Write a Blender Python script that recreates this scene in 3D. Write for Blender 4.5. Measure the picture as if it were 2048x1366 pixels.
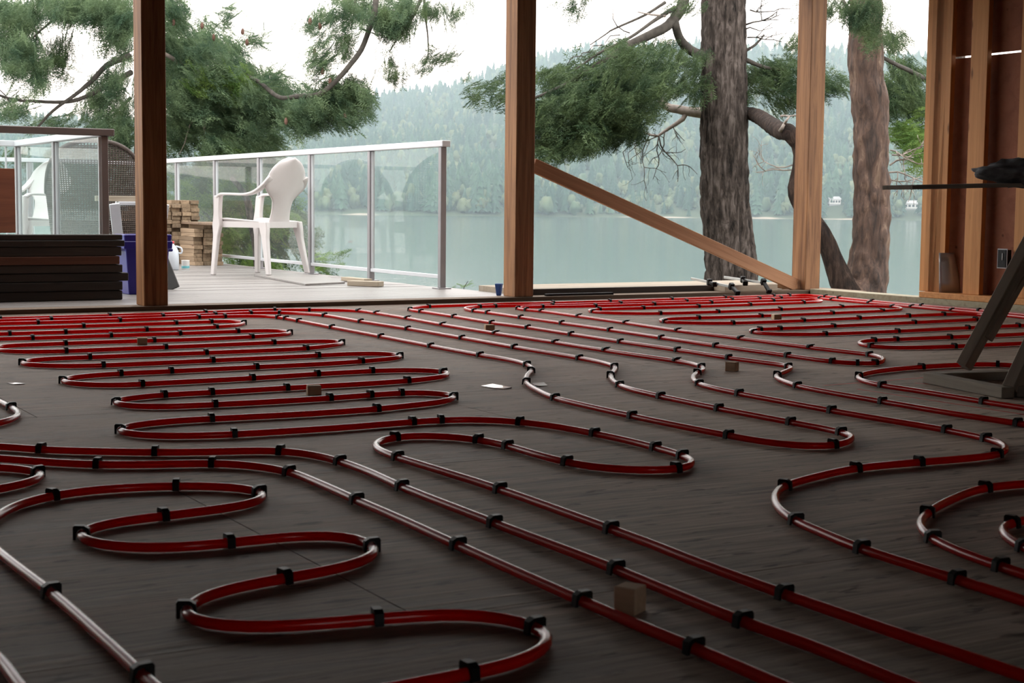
import bpy, bmesh, math, random
import numpy as np
from mathutils import Vector, Matrix, noise as mnoise
from math import sin, cos, pi, radians, tan, atan2, hypot
random.seed(7); rng = np.random.default_rng(7)
for o in list(bpy.data.objects): bpy.data.objects.remove(o)
sc = bpy.context.scene; COL = sc.collection

# ------------------------------------------------------------------ camera
FPX, PITCH, ROLL, TH, CAMH = 3085.0, .0882, .0100, .5256, .62
_fw = Vector((0, cos(PITCH), -sin(PITCH))); _r = Vector((1, 0, 0)); _u = _r.cross(_fw)
_rt = _r*cos(ROLL) + _u*sin(ROLL); _up = _u*cos(ROLL) - _r*sin(ROLL)
cam_d = bpy.data.cameras.new('camera'); cam = bpy.data.objects.new('camera', cam_d); COL.objects.link(cam)
cam_d.sensor_width = 36; cam_d.lens = FPX/2048*36; cam_d.clip_start = .05; cam_d.clip_end = 6000
cam.matrix_world = Matrix((( _rt.x, _up.x, -_fw.x, 0), (_rt.y, _up.y, -_fw.y, 0), (_rt.z, _up.z, -_fw.z, CAMH), (0, 0, 0, 1)))
cam_d.dof.use_dof = True; cam_d.dof.focus_distance = 7.5; cam_d.dof.aperture_fstop = 13
sc.camera = cam
# ------------------------------------------------------------------ sky, exposure
w = bpy.data.worlds.new('overcast_sky'); sc.world = w; w.use_nodes = True
nt = w.node_tree; nt.nodes.clear()
wo = nt.nodes.new('ShaderNodeOutputWorld'); bg = nt.nodes.new('ShaderNodeBackground')
tc = nt.nodes.new('ShaderNodeTexCoord'); sx = nt.nodes.new('ShaderNodeSeparateXYZ'); cr = nt.nodes.new('ShaderNodeValToRGB')
nt.links.new(tc.outputs['Generated'], sx.inputs[0]); nt.links.new(sx.outputs['Z'], cr.inputs[0])
cr.color_ramp.elements[0].position = 0; cr.color_ramp.elements[0].color = (1, .98, .96, 1)
cr.color_ramp.elements[1].position = 1; cr.color_ramp.elements[1].color = (1.0, .985, .965, 1)
nt.links.new(cr.outputs[0], bg.inputs[0]); bg.inputs[1].default_value = 3.6
nt.links.new(bg.outputs[0], wo.inputs[0])
vs = sc.view_settings
vs.view_transform = 'Standard'; vs.look = 'None'; vs.gamma = 1; vs.use_curve_mapping = False; vs.exposure = 0.0
sc.cycles.use_denoising = True
sc.cycles.max_bounces = 8; sc.cycles.diffuse_bounces = 4; sc.cycles.glossy_bounces = 3; sc.cycles.transmission_bounces = 6
sc.cycles.transparent_max_bounces = 12; sc.cycles.volume_bounces = 0; sc.cycles.caustics_reflective = False; sc.cycles.caustics_refractive = False

# ------------------------------------------------------------------ helpers
def ray(x, y): return _rt*((x-1024)/FPX) - _up*((y-683)/FPX) + _fw
def P(x, y, z=0.0):
    d = ray(x, y); t = (z-CAMH)/d.z; return Vector((0, 0, CAMH)) + d*t
def Q(x, y, Y):
    d = ray(x, y); return Vector((0, 0, CAMH)) + d*(Y/d.y)
def px(X):
    d = Vector(X)-Vector((0, 0, CAMH)); q = d.dot(_fw); return 1024+FPX*d.dot(_rt)/q, 683-FPX*d.dot(_up)/q
BX = Vector((cos(TH), sin(TH), 0)); AX = Vector((-sin(TH), cos(TH), 0))
O0 = Vector((.00714, 10.3212, 0))
def U(u, v, z=0.0): return O0 + BX*u + AX*v + Vector((0, 0, z))
def UV(X): d = Vector((X[0], X[1], 0))-O0; return d.dot(BX), d.dot(AX)
FR = Matrix.Rotation(TH, 4, 'Z')       # building frame: x along the front sill, y out to the lake
_W = {}
def place(o, W, parent=None):
    _W[o.name] = W.copy()
    if parent is not None:
        o.parent = parent; o.matrix_parent_inverse = Matrix.Identity(4)
        o.matrix_basis = _W[parent.name].inverted() @ W
    else: o.matrix_basis = W
    return o
def tagit(o, label=None, cat=None, group=None, kind=None):
    if label: o['label'] = label
    if cat: o['category'] = cat
    if group: o['group'] = group
    if kind: o['kind'] = kind
    return o
def empty(name, W, label=None, cat=None, group=None, kind=None):
    o = bpy.data.objects.new(name, None); o.empty_display_size = .1; COL.objects.link(o)
    if isinstance(W, Vector): W = Matrix.Translation(W)
    place(o, W); return tagit(o, label, cat, group, kind)
def obj(name, me, mat=None, W=None, parent=None, **k):
    if isinstance(me, bmesh.types.BMesh):
        m2 = bpy.data.meshes.new(name); me.to_mesh(m2); me.free(); me = m2
    if mat is not None and not me.materials: me.materials.append(mat)
    o = bpy.data.objects.new(name, me); COL.objects.link(o)
    place(o, W if W is not None else (_W[parent.name] if parent else Matrix.Identity(4)), parent)
    return tagit(o, **k)
def world_obj(name, me, mat, parent=None, **k): return obj(name, me, mat, Matrix.Identity(4), parent, **k)
def smooth(me):
    me.polygons.foreach_set('use_smooth', [True]*len(me.polygons)); return me
def mesh_np(name, V, F):
    """V (n,3), F (m,k) constant k"""
    V = np.asarray(V, np.float32); F = np.asarray(F, np.int32)
    me = bpy.data.meshes.new(name); me.vertices.add(len(V)); me.vertices.foreach_set('co', V.ravel())
    m, k = F.shape
    me.loops.add(m*k); me.loops.foreach_set('vertex_index', F.ravel())
    me.polygons.add(m); me.polygons.foreach_set('loop_start', np.arange(0, m*k, k, dtype=np.int32))
    me.update(calc_edges=True); me.validate(); return me
def bm_box(bm, c, s, R=None, taper=None):
    vs_ = []
    for sz in (-1, 1):
        for sy in (-1, 1):
            for sx_ in (-1, 1):
                f = (taper if (taper is not None and sz < 0) else 1)
                v = Vector((sx_*s[0]/2*f, sy*s[1]/2*f, sz*s[2]/2))
                if R is not None: v = R @ v
                vs_.append(bm.verts.new(v+Vector(c)))
    for f in ((0, 2, 3, 1), (4, 5, 7, 6), (0, 1, 5, 4), (2, 6, 7, 3), (0, 4, 6, 2), (1, 3, 7, 5)):
        bm.faces.new([vs_[i] for i in f])
def bevel(bm, w_, seg=1):
    bmesh.ops.bevel(bm, geom=bm.edges[:], offset=w_, segments=seg, affect='EDGES', clamp_overlap=True)
def box_me(s, bev=0.0, seg=1, name='box'):
    bm = bmesh.new(); bm_box(bm, (0, 0, 0), s)
    if bev: bevel(bm, bev, seg)
    me = bpy.data.meshes.new(name); bm.to_mesh(me); bm.free(); return me
def box(name, c, s, mat, parent=None, R=None, bev=0.0, seg=1, **k):
    """box centred at c (world), size s, axes from R (4x4)"""
    W = Matrix.Translation(Vector(c)) @ (R if R is not None else FR)
    return obj(name, box_me(s, bev, seg, name), mat, W, parent, **k)
def ubox(name, u0, u1, v0, v1, z0, z1, mat, parent=None, bev=0.0, **k):
    return box(name, U((u0+u1)/2, (v0+v1)/2, (z0+z1)/2), (u1-u0, v1-v0, z1-z0), mat, parent, FR, bev, **k)
def lookR(xdir, zref=Vector((0, 0, 1))):
    x = Vector(xdir).normalized(); y = zref.cross(x)
    if y.length < 1e-5: y = Vector((0, 1, 0)).cross(x)
    y.normalize(); z = x.cross(y); return Matrix(((x.x, y.x, z.x, 0), (x.y, y.y, z.y, 0), (x.z, y.z, z.z, 0), (0, 0, 0, 1)))
def beam(name, a, b, wd, th, mat, parent=None, bev=.002, zref=Vector((0, 0, 1)), **k):
    """bar from a to b: width wd across, thickness th up"""
    a, b = Vector(a), Vector(b)
    W = Matrix.Translation((a+b)/2) @ lookR(b-a, zref)
    return obj(name, box_me(((b-a).length, wd, th), bev, 1, name), mat, W, parent, **k)
def catmull(pts, step=.03, closed=False):
    pts = [Vector(p) for p in pts]; out = []
    n = len(pts)
    P4 = [pts[0]*2-pts[1]] + pts + [pts[-1]*2-pts[-2]]
    for i in range(n-1):
        p0, p1, p2, p3 = P4[i:i+4]
        d1 = max((p1-p0).length, 1e-4)**.5; d2 = max((p2-p1).length, 1e-4)**.5; d3 = max((p3-p2).length, 1e-4)**.5
        m = max(1, int((p2-p1).length/step))
        for j in range(m):
            s = j/m; t = d1+s*d2
            A1 = p0*((d1-t)/d1)+p1*(t/d1); A2 = p1*((d1+d2-t)/d2)+p2*((t-d1)/d2); A3 = p2*((d1+d2+d3-t)/d3)+p3*((t-d1-d2)/d3)
            B1 = A1*((d1+d2-t)/(d1+d2))+A2*(t/(d1+d2)); B2 = A2*((d1+d2+d3-t)/(d2+d3))+A3*((t-d1)/(d2+d3))
            out.append(B1*((d1+d2-t)/d2)+B2*((t-d1)/d2))
    out.append(pts[-1]); return out
def sweep_arrays(pts, rad, sides=10, rough=0, seed=0, cap=True):
    n = len(pts); Pn = np.array([list(p) for p in pts], float)
    rad = np.full(n, rad) if np.isscalar(rad) else np.asarray(rad, float)
    T = np.gradient(Pn, axis=0); T /= np.maximum(np.linalg.norm(T, axis=1), 1e-9)[:, None]
    N = np.zeros_like(T); ref = np.array([0, 0, 1.]) if abs(T[0, 2]) < .9 else np.array([1., 0, 0])
    for i in range(n):
        b = ref - T[i]*(ref@T[i]); b /= np.linalg.norm(b)+1e-12; N[i] = b; ref = b
    Bn = np.cross(T, N); a = np.arange(sides)*2*pi/sides
    R = np.repeat(rad[:, None], sides, 1)
    if rough:
        for i in range(n):
            for j in range(sides):
                q = Vector((cos(a[j])*2.2, sin(a[j])*2.2, i*.35+seed*7))
                R[i, j] *= 1+rough*mnoise.noise(q)+rough*.5*mnoise.noise(q*2.7)
    V = Pn[:, None, :] + R[:, :, None]*(np.cos(a)[None, :, None]*N[:, None, :]+np.sin(a)[None, :, None]*Bn[:, None, :])
    V = V.reshape(-1, 3)
    i = np.arange(n-1)[:, None]*sides; j = np.arange(sides)[None, :]; j2 = (j+1) % sides
    F = np.stack([i+j, i+j2, i+sides+j2, i+sides+j], -1).reshape(-1, 4)
    if cap:
        V = np.vstack([V, Pn[:1], Pn[-1:]]); c0 = n*sides; jj = np.arange(0, sides, 1); k2 = (jj+1) % sides
        F = np.vstack([F, np.stack([jj*0+c0, k2, jj, jj*0+c0], -1)[:, [0, 1, 2, 0]] if False else np.zeros((0, 4), int)])
        caps = [(c0, int((q+1) % sides), int(q)) for q in jj]+[(c0+1, (n-1)*sides+int(q), (n-1)*sides+int((q+1) % sides)) for q in jj]
        return V, F, caps
    return V, F, []
def merge(parts, name='m'):
    vs_, q, t = [], [], []; off = 0
    for V, F, caps in parts:
        vs_.append(V); q += (F+off).tolist(); t += [tuple(c+off for c in f) for f in caps]; off += len(V)
    me = bpy.data.meshes.new(name); me.from_pydata(np.vstack(vs_).tolist(), [], q+t); me.update(); return smooth(me)
def tube_me(pts, rad, sides=10, **k): return merge([sweep_arrays(pts, rad, sides, **k)])

# ------------------------------------------------------------------ materials
def mat(name): m = bpy.data.materials.new(name); m.use_nodes = True; return m, m.node_tree, m.node_tree.nodes['Principled BSDF']
def N(nt_, t, **k):
    n = nt_.nodes.new(t)
    for a_, b_ in k.items(): setattr(n, a_, b_)
    return n
def ramp(nt_, stops):
    r = N(nt_, 'ShaderNodeValToRGB'); e = r.color_ramp.elements
    while len(e) < len(stops): e.new(.5)
    for x, (p_, c_) in zip(e, stops): x.position = p_; x.color = (*c_, 1)
    return r
def mul(c, k): return tuple(min(1, x*k) for x in c)
def simple(name, col, rough=.5, metal=0, var=.12, scale=8, bump=0, bscale=60, spec=.5, coat=0):
    m, t, b = mat(name)
    n = N(t, 'ShaderNodeTexNoise'); n.inputs['Scale'].default_value = scale; n.inputs['Detail'].default_value = 4
    tc_ = N(t, 'ShaderNodeTexCoord'); t.links.new(tc_.outputs['Object'], n.inputs['Vector'])
    r = ramp(t, [(.3, mul(col, 1-var)), (.7, mul(col, 1+var))]); t.links.new(n.outputs['Fac'], r.inputs[0])
    t.links.new(r.outputs[0], b.inputs['Base Color']); b.inputs['Roughness'].default_value = rough; b.inputs['Metallic'].default_value = metal
    b.inputs['Specular IOR Level'].default_value = spec
    if coat: b.inputs['Coat Weight'].default_value = coat
    if bump:
        n2 = N(t, 'ShaderNodeTexNoise'); n2.inputs['Scale'].default_value = bscale; n2.inputs['Detail'].default_value = 5
        t.links.new(tc_.outputs['Object'], n2.inputs['Vector'])
        bp = N(t, 'ShaderNodeBump'); bp.inputs['Strength'].default_value = bump; bp.inputs['Distance'].default_value = .01
        t.links.new(n2.outputs['Fac'], bp.inputs['Height']); t.links.new(bp.outputs[0], b.inputs['Normal'])
    return m
def wood(name, dark, light, rough=.65, stretch=(1.2, 22, 22), var=.18, knots=True, bump=.25, spec=.35):
    """grain runs along the object's x"""
    m, t, b = mat(name)
    tc_ = N(t, 'ShaderNodeTexCoord'); oi = N(t, 'ShaderNodeObjectInfo'); mp = N(t, 'ShaderNodeMapping')
    mp.inputs['Scale'].default_value = stretch
    cx = N(t, 'ShaderNodeCombineXYZ'); mm = N(t, 'ShaderNodeMath', operation='MULTIPLY'); mm.inputs[1].default_value = 37
    t.links.new(oi.outputs['Random'], mm.inputs[0])
    for i in range(3): t.links.new(mm.outputs[0], cx.inputs[i])
    t.links.new(cx.outputs[0], mp.inputs['Location']); t.links.new(tc_.outputs['Object'], mp.inputs['Vector'])
    n = N(t, 'ShaderNodeTexNoise'); n.inputs['Scale'].default_value = 1.0; n.inputs['Detail'].default_value = 6; n.inputs['Roughness'].default_value = .65
    n.inputs['Distortion'].default_value = .6
    t.links.new(mp.outputs[0], n.inputs['Vector'])
    r = ramp(t, [(.28, dark), (.5, mul([(a+c)/2 for a, c in zip(dark, light)], 1.05)), (.72, light)]); t.links.new(n.outputs['Fac'], r.inputs[0])
    out = r.outputs[0]
    if knots:
        v = N(t, 'ShaderNodeTexVoronoi'); v.inputs['Scale'].default_value = 1
        mp2 = N(t, 'ShaderNodeMapping'); mp2.inputs['Scale'].default_value = (2.6, 9, 9); t.links.new(cx.outputs[0], mp2.inputs['Location'])
        t.links.new(tc_.outputs['Object'], mp2.inputs['Vector']); t.links.new(mp2.outputs[0], v.inputs['Vector'])
        rk = ramp(t, [(.04, (.25, .16, .1)), (.12, (1, 1, 1))]); t.links.new(v.outputs['Distance'], rk.inputs[0])
        mx = N(t, 'ShaderNodeMix', data_type='RGBA', blend_type='MULTIPLY'); mx.inputs[0].default_value = .8
        t.links.new(out, mx.inputs[6]); t.links.new(rk.outputs[0], mx.inputs[7]); out = mx.outputs[2]
    hv = N(t, 'ShaderNodeHueSaturation'); mr = N(t, 'ShaderNodeMapRange'); mr.inputs[3].default_value = 1-var; mr.inputs[4].default_value = 1+var
    t.links.new(oi.outputs['Random'], mr.inputs[0]); t.links.new(mr.outputs[0], hv.inputs['Value']); t.links.new(out, hv.inputs['Color'])
    t.links.new(hv.outputs[0], b.inputs['Base Color']); b.inputs['Roughness'].default_value = rough; b.inputs['Specular IOR Level'].default_value = spec
    bp = N(t, 'ShaderNodeBump'); bp.inputs['Strength'].default_value = bump; bp.inputs['Distance'].default_value = .004
    t.links.new(n.outputs['Fac'], bp.inputs['Height']); t.links.new(bp.outputs[0], b.inputs['Normal'])
    return m
M = {}
M['post'] = wood('glulam_wood', (.13, .052, .022), (.46, .225, .095), .6, (1.5, 30, 30), .08, False, .5)
M['stud'] = wood('fir_stud_wood', (.50, .21, .066), (.74, .36, .135), .6, (1.2, 24, 24), .12)
M['brace'] = wood('brace_wood', (.36, .17, .08), (.56, .30, .16), .6)
M['plate'] = wood('treated_plate_wood', (.30, .26, .17), (.50, .44, .31), .7)
M['sill'] = wood('weathered_sill_wood', (.11, .075, .05), (.22, .15, .10), .75)
M['deck'] = wood('weathered_deck_wood', (.155, .139, .132), (.30, .275, .262), .42, (1, 40, 40), .12, False, .35, .5)
M['pale'] = wood('pale_board_wood', (.30, .24, .17), (.46, .39, .31), .7)
M['darkbeam'] = wood('dark_beam_wood', (.018, .014, .012), (.05, .036, .028), .7)
M['redbeam'] = wood('reddish_beam_wood', (.075, .026, .014), (.13, .05, .028), .7)
M['offcut'] = wood('weathered_offcut_wood', (.14, .095, .06), (.36, .26, .17), .8, (1.5, 30, 30), .3)
M['block'] = wood('wood_block', (.58, .40, .25), (.78, .58, .40), .8, (6, 60, 60), .12)
M['horse'] = wood('sawhorse_wood', (.24, .21, .175), (.44, .39, .32), .75)
M['sheath'] = wood('plywood_sheathing', (.22, .075, .038), (.34, .13, .07), .7, (1.5, 9, 9), .06)
M['ceil'] = wood('roof_boards', (.05, .033, .022), (.09, .06, .04), .8)
M['panel'] = wood('rust_panel_wood', (.17, .05, .022), (.27, .09, .04), .7)
M['white_plastic'] = simple('white_resin', (.62, .575, .565), .4, var=.03)
M['wicker'] = simple('dark_wicker', (.055, .038, .030), .6, var=.3, scale=40)
M['alum'] = simple('white_aluminium', (.62, .63, .66), .35, var=.04, spec=.5)
M['alum_grey'] = simple('grey_aluminium', (.30, .29, .30), .4, .3, var=.05)
M['backlit_rail'] = simple('backlit_rail_tone', (.22, .18, .17), .45, var=.06)  # dark tone puts the near rail's backlit shade into its colour
M['black'] = simple('black_plastic', (.006, .006, .0065), .42, var=.2, spec=.22)
M['steel'] = simple('dull_steel', (.55, .55, .55), .3, 1, var=.1)
M['blue'] = simple('blue_plastic', (.018, .011, .22), .35, var=.08)
M['jug'] = simple('milky_plastic', (.62, .66, .72), .4, var=.04)
M['redcap'] = simple('red_cap', (.6, .04, .05), .4)
M['can'] = simple('white_can', (.7, .68, .66), .5)
M['canlid'] = simple('teal_can_print', (.12, .38, .42), .5)
M['paper'] = simple('torn_paper', (.85, .84, .83), .35, var=.15, scale=60, spec=.8, coat=.8)
M['greyboard'] = simple('grey_board', (.055, .050, .046), .7)
M['rag'] = simple('dark_rag', (.26, .275, .30), .9, var=.4, scale=30, bump=.3, bscale=200)
M['bluefoam'] = simple('blue_foam', (.02, .06, .22), .8)
M['dirty'] = simple('sheet_metal', (.45, .43, .43), .3, .5)
M['bark'] = None
def pex():
    m, t, b = mat('red_pex_plastic')
    b.inputs['Base Color'].default_value = (.50, .006, .008, 1); b.inputs['Roughness'].default_value = .2
    b.inputs['Subsurface Weight'].default_value = .0
    b.inputs['Specular IOR Level'].default_value = .5
    tc_ = N(t, 'ShaderNodeTexCoord'); n = N(t, 'ShaderNodeTexNoise'); n.inputs['Scale'].default_value = 3
    t.links.new(tc_.outputs['Object'], n.inputs['Vector']); r = ramp(t, [(.3, (.60, .008, .008)), (.7, (.74, .014, .010))]); t.links.new(n.outputs['Fac'], r.inputs[0]); t.links.new(r.outputs[0], b.inputs['Base Color'])
    out = t.nodes['Material Output']; tl = N(t, 'ShaderNodeBsdfTranslucent'); tl.inputs[0].default_value = (1.0, .025, .012, 1)
    mx = N(t, 'ShaderNodeMixShader'); mx.inputs[0].default_value = .45; t.links.new(b.outputs[0], mx.inputs[1]); t.links.new(tl.outputs[0], mx.inputs[2])
    gl = N(t, 'ShaderNodeBsdfGlossy'); gl.inputs['Roughness'].default_value = .24; fr = N(t, 'ShaderNodeFresnel'); fr.inputs[0].default_value = 1.38
    gb = N(t, 'ShaderNodeNewGeometry'); inv = N(t, 'ShaderNodeMath', operation='SUBTRACT'); inv.inputs[0].default_value = 1; t.links.new(gb.outputs['Backfacing'], inv.inputs[1])
    mk = N(t, 'ShaderNodeMath', operation='MULTIPLY'); t.links.new(fr.outputs[0], mk.inputs[0]); t.links.new(inv.outputs[0], mk.inputs[1])
    m2 = N(t, 'ShaderNodeMixShader'); t.links.new(mk.outputs[0], m2.inputs[0]); t.links.new(mx.outputs[0], m2.inputs[1]); t.links.new(gl.outputs[0], m2.inputs[2]); t.links.new(m2.outputs[0], out.inputs[0])
    b.inputs['Specular IOR Level'].default_value = .2
    return m
M['pex'] = pex()
def glass():
    m, t, b = mat('rail_glass'); out = t.nodes['Material Output']; t.nodes.remove(b)
    tr = N(t, 'ShaderNodeBsdfTransparent'); tr.inputs[0].default_value = (.95, .985, .98, 1)
    gl = N(t, 'ShaderNodeBsdfGlossy'); gl.inputs['Roughness'].default_value = .02
    df = N(t, 'ShaderNodeBsdfDiffuse'); df.inputs[0].default_value = (.7, .75, .75, 1)
    lw = N(t, 'ShaderNodeFresnel'); lw.inputs[0].default_value = 1.3
    m1 = N(t, 'ShaderNodeMixShader'); m1.inputs[0].default_value = .035
    m2 = N(t, 'ShaderNodeMixShader')
    t.links.new(tr.outputs[0], m1.inputs[1]); t.links.new(df.outputs[0], m1.inputs[2])
    gb = N(t, 'ShaderNodeNewGeometry'); inv = N(t, 'ShaderNodeMath', operation='SUBTRACT'); inv.inputs[0].default_value = 1; t.links.new(gb.outputs['Backfacing'], inv.inputs[1]); mk = N(t, 'ShaderNodeMath', operation='MULTIPLY'); t.links.new(lw.outputs[0], mk.inputs[0]); t.links.new(inv.outputs[0], mk.inputs[1]); t.links.new(mk.outputs[0], m2.inputs[0]); t.links.new(m1.outputs[0], m2.inputs[1]); t.links.new(gl.outputs[0], m2.inputs[2])
    t.links.new(m2.outputs[0], out.inputs[0]); return m
M['glass'] = glass()
def floor_mat():
    m, t, b = mat('weathered_plywood_floor')
    g = N(t, 'ShaderNodeNewGeometry'); mp = N(t, 'ShaderNodeMapping', vector_type='TEXTURE'); mp.inputs['Rotation'].default_value = (0, 0, TH)
    t.links.new(g.outputs['Position'], mp.inputs['Vector'])
    oi = N(t, 'ShaderNodeObjectInfo')
    def noi(scale, sc3, det=6, rough=.6, dist=0):
        q = N(t, 'ShaderNodeMapping'); q.inputs['Scale'].default_value = sc3
        t.links.new(mp.outputs[0], q.inputs['Vector']); n = N(t, 'ShaderNodeTexNoise'); n.inputs['Scale'].default_value = scale
        n.inputs['Detail'].default_value = det; n.inputs['Roughness'].default_value = rough; n.inputs['Distortion'].default_value = dist
        t.links.new(q.outputs[0], n.inputs['Vector']); return n
    n1 = noi(1.2, (1, 1, 1), 5); n2 = noi(1, (3.0, 45, 1), 6, .7, .6); n3 = noi(1, (1.3, 17, 1), 5, .62, 1.6); n4 = noi(9, (1, 3.5, 1), 3)
    r1 = ramp(t, [(.3, (.085, .058, .040)), (.7, (.150, .108, .078))]); t.links.new(n1.outputs['Fac'], r1.inputs[0])
    r2 = ramp(t, [(.3, (.55, .53, .5)), (.52, (1, 1, 1)), (.75, (1.0, 1.0, 1.0))]); t.links.new(n2.outputs['Fac'], r2.inputs[0])
    r3 = ramp(t, [(.36, (.5, .48, .46)), (.5, (1, 1, 1)), (.66, (1, .98, .96)), (.74, (1, 1, 1))]); t.links.new(n3.outputs['Fac'], r3.inputs[0])
    r4 = ramp(t, [(.33, (.35, .3, .27)), (.39, (1, 1, 1))]); t.links.new(n4.outputs['Fac'], r4.inputs[0])
    c = r1.outputs[0]
    for r_, f_ in ((r2, .8), (r3, .8), (r4, .8)):
        mx = N(t, 'ShaderNodeMix', data_type='RGBA', blend_type='MULTIPLY'); mx.inputs[0].default_value = f_
        t.links.new(c, mx.inputs[6]); t.links.new(r_.outputs[0], mx.inputs[7]); c = mx.outputs[2]
    # sheets differ a little
    hv = N(t, 'ShaderNodeHueSaturation'); mr = N(t, 'ShaderNodeMapRange'); mr.inputs[3].default_value = .92; mr.inputs[4].default_value = 1.08
    t.links.new(oi.outputs['Random'], mr.inputs[0]); t.links.new(mr.outputs[0], hv.inputs['Value']); t.links.new(c, hv.inputs['Color']); c = hv.outputs[0]
    # red chalk lines snapped on the plywood
    def math_(op, a, b_=None, cval=None):
        n = N(t, 'ShaderNodeMath', operation=op)
        for i, x in enumerate((a, b_)):
            if x is None: continue
            if isinstance(x, (int, float)): n.inputs[i].default_value = x
            else: t.links.new(x, n.inputs[i])
        return n.outputs[0]
    sp = N(t, 'ShaderNodeSeparateXYZ'); t.links.new(g.outputs['Position'], sp.inputs[0])
    tot = None
    for (a_, b_) in (((1647, 771), (1862, 754)), ((1715, 778), (2048, 829)), ((1830, 766), (1900, 772))):
        a3, b3 = P(*a_), P(*b_); d = (b3-a3); L = d.length; d.normalize(); nn = Vector((-d.y, d.x, 0))
        dist = math_('ABSOLUTE', math_('ADD', math_('ADD', math_('MULTIPLY', sp.outputs[0], nn.x), math_('MULTIPLY', sp.outputs[1], nn.y)), -a3.dot(nn)))
        s_ = math_('ADD', math_('ADD', math_('MULTIPLY', sp.outputs[0], d.x), math_('MULTIPLY', sp.outputs[1], d.y)), -a3.dot(d))
        k = math_('MULTIPLY', math_('LESS_THAN', dist, .0085), math_('MULTIPLY', math_('GREATER_THAN', s_, 0), math_('LESS_THAN', s_, L+.3)))
        tot = k if tot is None else math_('MAXIMUM', tot, k)
    tot = math_('MULTIPLY', tot, math_('MULTIPLY', n2.outputs['Fac'], 1.3))
    mx = N(t, 'ShaderNodeMix', data_type='RGBA'); t.links.new(tot, mx.inputs[0]); t.links.new(c, mx.inputs[6]); mx.inputs[7].default_value = (.75, .06, .05, 1); c = mx.outputs[2]
    t.links.new(c, b.inputs['Base Color']); b.inputs['Specular IOR Level'].default_value = .10
    c0 = c
    rr = N(t, 'ShaderNodeMapRange'); rr.inputs[3].default_value = .45; rr.inputs[4].default_value = .7; b.inputs['Coat Weight'].default_value = .0; b.inputs['Sheen Weight'].default_value = .6; b.inputs['Sheen Roughness'].default_value = .28; b.inputs['Sheen Tint'].default_value = (.85, .70, .595, 1)
    t.links.new(n3.outputs['Fac'], rr.inputs[0]); t.links.new(rr.outputs[0], b.inputs['Roughness'])
    bp = N(t, 'ShaderNodeBump'); bp.inputs['Strength'].default_value = .5; bp.inputs['Distance'].default_value = .004
    sw = N(t, 'ShaderNodeMapRange'); sw.inputs[1].default_value = .36; sw.inputs[2].default_value = .62; sw.inputs[3].default_value = .10; sw.inputs[4].default_value = .88
    t.links.new(math_('ADD', math_('MULTIPLY', n3.outputs['Fac'], .45), math_('ADD', math_('MULTIPLY', n2.outputs['Fac'], .4), math_('MULTIPLY', n1.outputs['Fac'], .15))), sw.inputs[0])
    spk = N(t, 'ShaderNodeMath', operation='MULTIPLY'); t.links.new(sw.outputs[0], spk.inputs[0]); rr4 = ramp(t, [(.33, (.1, .1, .1)), (.40, (1, 1, 1))]); t.links.new(n4.outputs['Fac'], rr4.inputs[0]); t.links.new(rr4.outputs[0], spk.inputs[1]); t.links.new(math_('MULTIPLY', spk.outputs[0], math_('SUBTRACT', 1.0, math_('MINIMUM', math_('MULTIPLY', tot, 1.7), .85))), b.inputs['Sheen Weight'])
    ad = math_('ADD', n3.outputs['Fac'], math_('MULTIPLY', n2.outputs['Fac'], .35)); t.links.new(ad, bp.inputs['Height']); t.links.new(bp.outputs[0], b.inputs['Normal']); t.links.new(bp.outputs[0], b.inputs['Coat Normal'])
    return m
M['floor'] = floor_mat()

# ------------------------------------------------------------------ the room
ST = dict(kind='structure')
UR, VB, UL, VF = 2.30, -.32, -6.5, -12.0          # right wall face, back floor edge, left wall, wall behind the camera
fl = ubox('floor', UL, UR, VF, VB, -.30, -.0185, M['sill'], **ST)
v1 = VB; k = 0; edges = [VB]
vv = -.79
while vv > VF: edges.append(vv); vv -= 1.22
edges.append(VF)
for i in range(len(edges)-1):
    va, vb = edges[i+1], edges[i]; off = -4.16 + (1.22 if i % 2 == 0 else 0)
    us = sorted([UL, UR] + [off+2.44*j for j in range(-4, 5) if UL < off+2.44*j < UR])
    for ua, ub in zip(us[:-1], us[1:]):
        ubox('plywood_sheet', ua+.001, ub-.0015, va+.0015, vb-.001, -.018, 0, M['floor'], fl)
ubox('ceiling', UL-.2, UR+.5, VF-.2, VB+.35, 2.62, 2.8, M['ceil'], **ST)
ubox('trim_1', UL-.2, UR+.2, VB-.01, VB+.17, 2.17, 2.62, M['post'], **ST)        # header beam over the posts
ubox('wall_left', UL-.15, UL, VF, VB, -.3, 2.62, M['sheath'], **ST)
wf = empty('wall_front', U(-2.6, VF, 0), kind='structure')       # opening added in the unseen wall behind the camera to let in fill light
for (ua, ub, za, zb_) in ((UL-.15, -4.6, -.3, 2.62), (-4.6, -4.05, 2.1, 2.62), (-4.05, UR+.15, -.3, 2.62)): ubox('wall_panel', ua, ub, VF-.15, VF, za, zb_, M['sheath'], wf)
# wooden sill under the posts (continuous plate) and its right-hand continuation
sill = ubox('trim_2', UL, UR+.14, VB-.002, VB+.155, -.3, .026, M['sill'], bev=.002, **ST)
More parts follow.
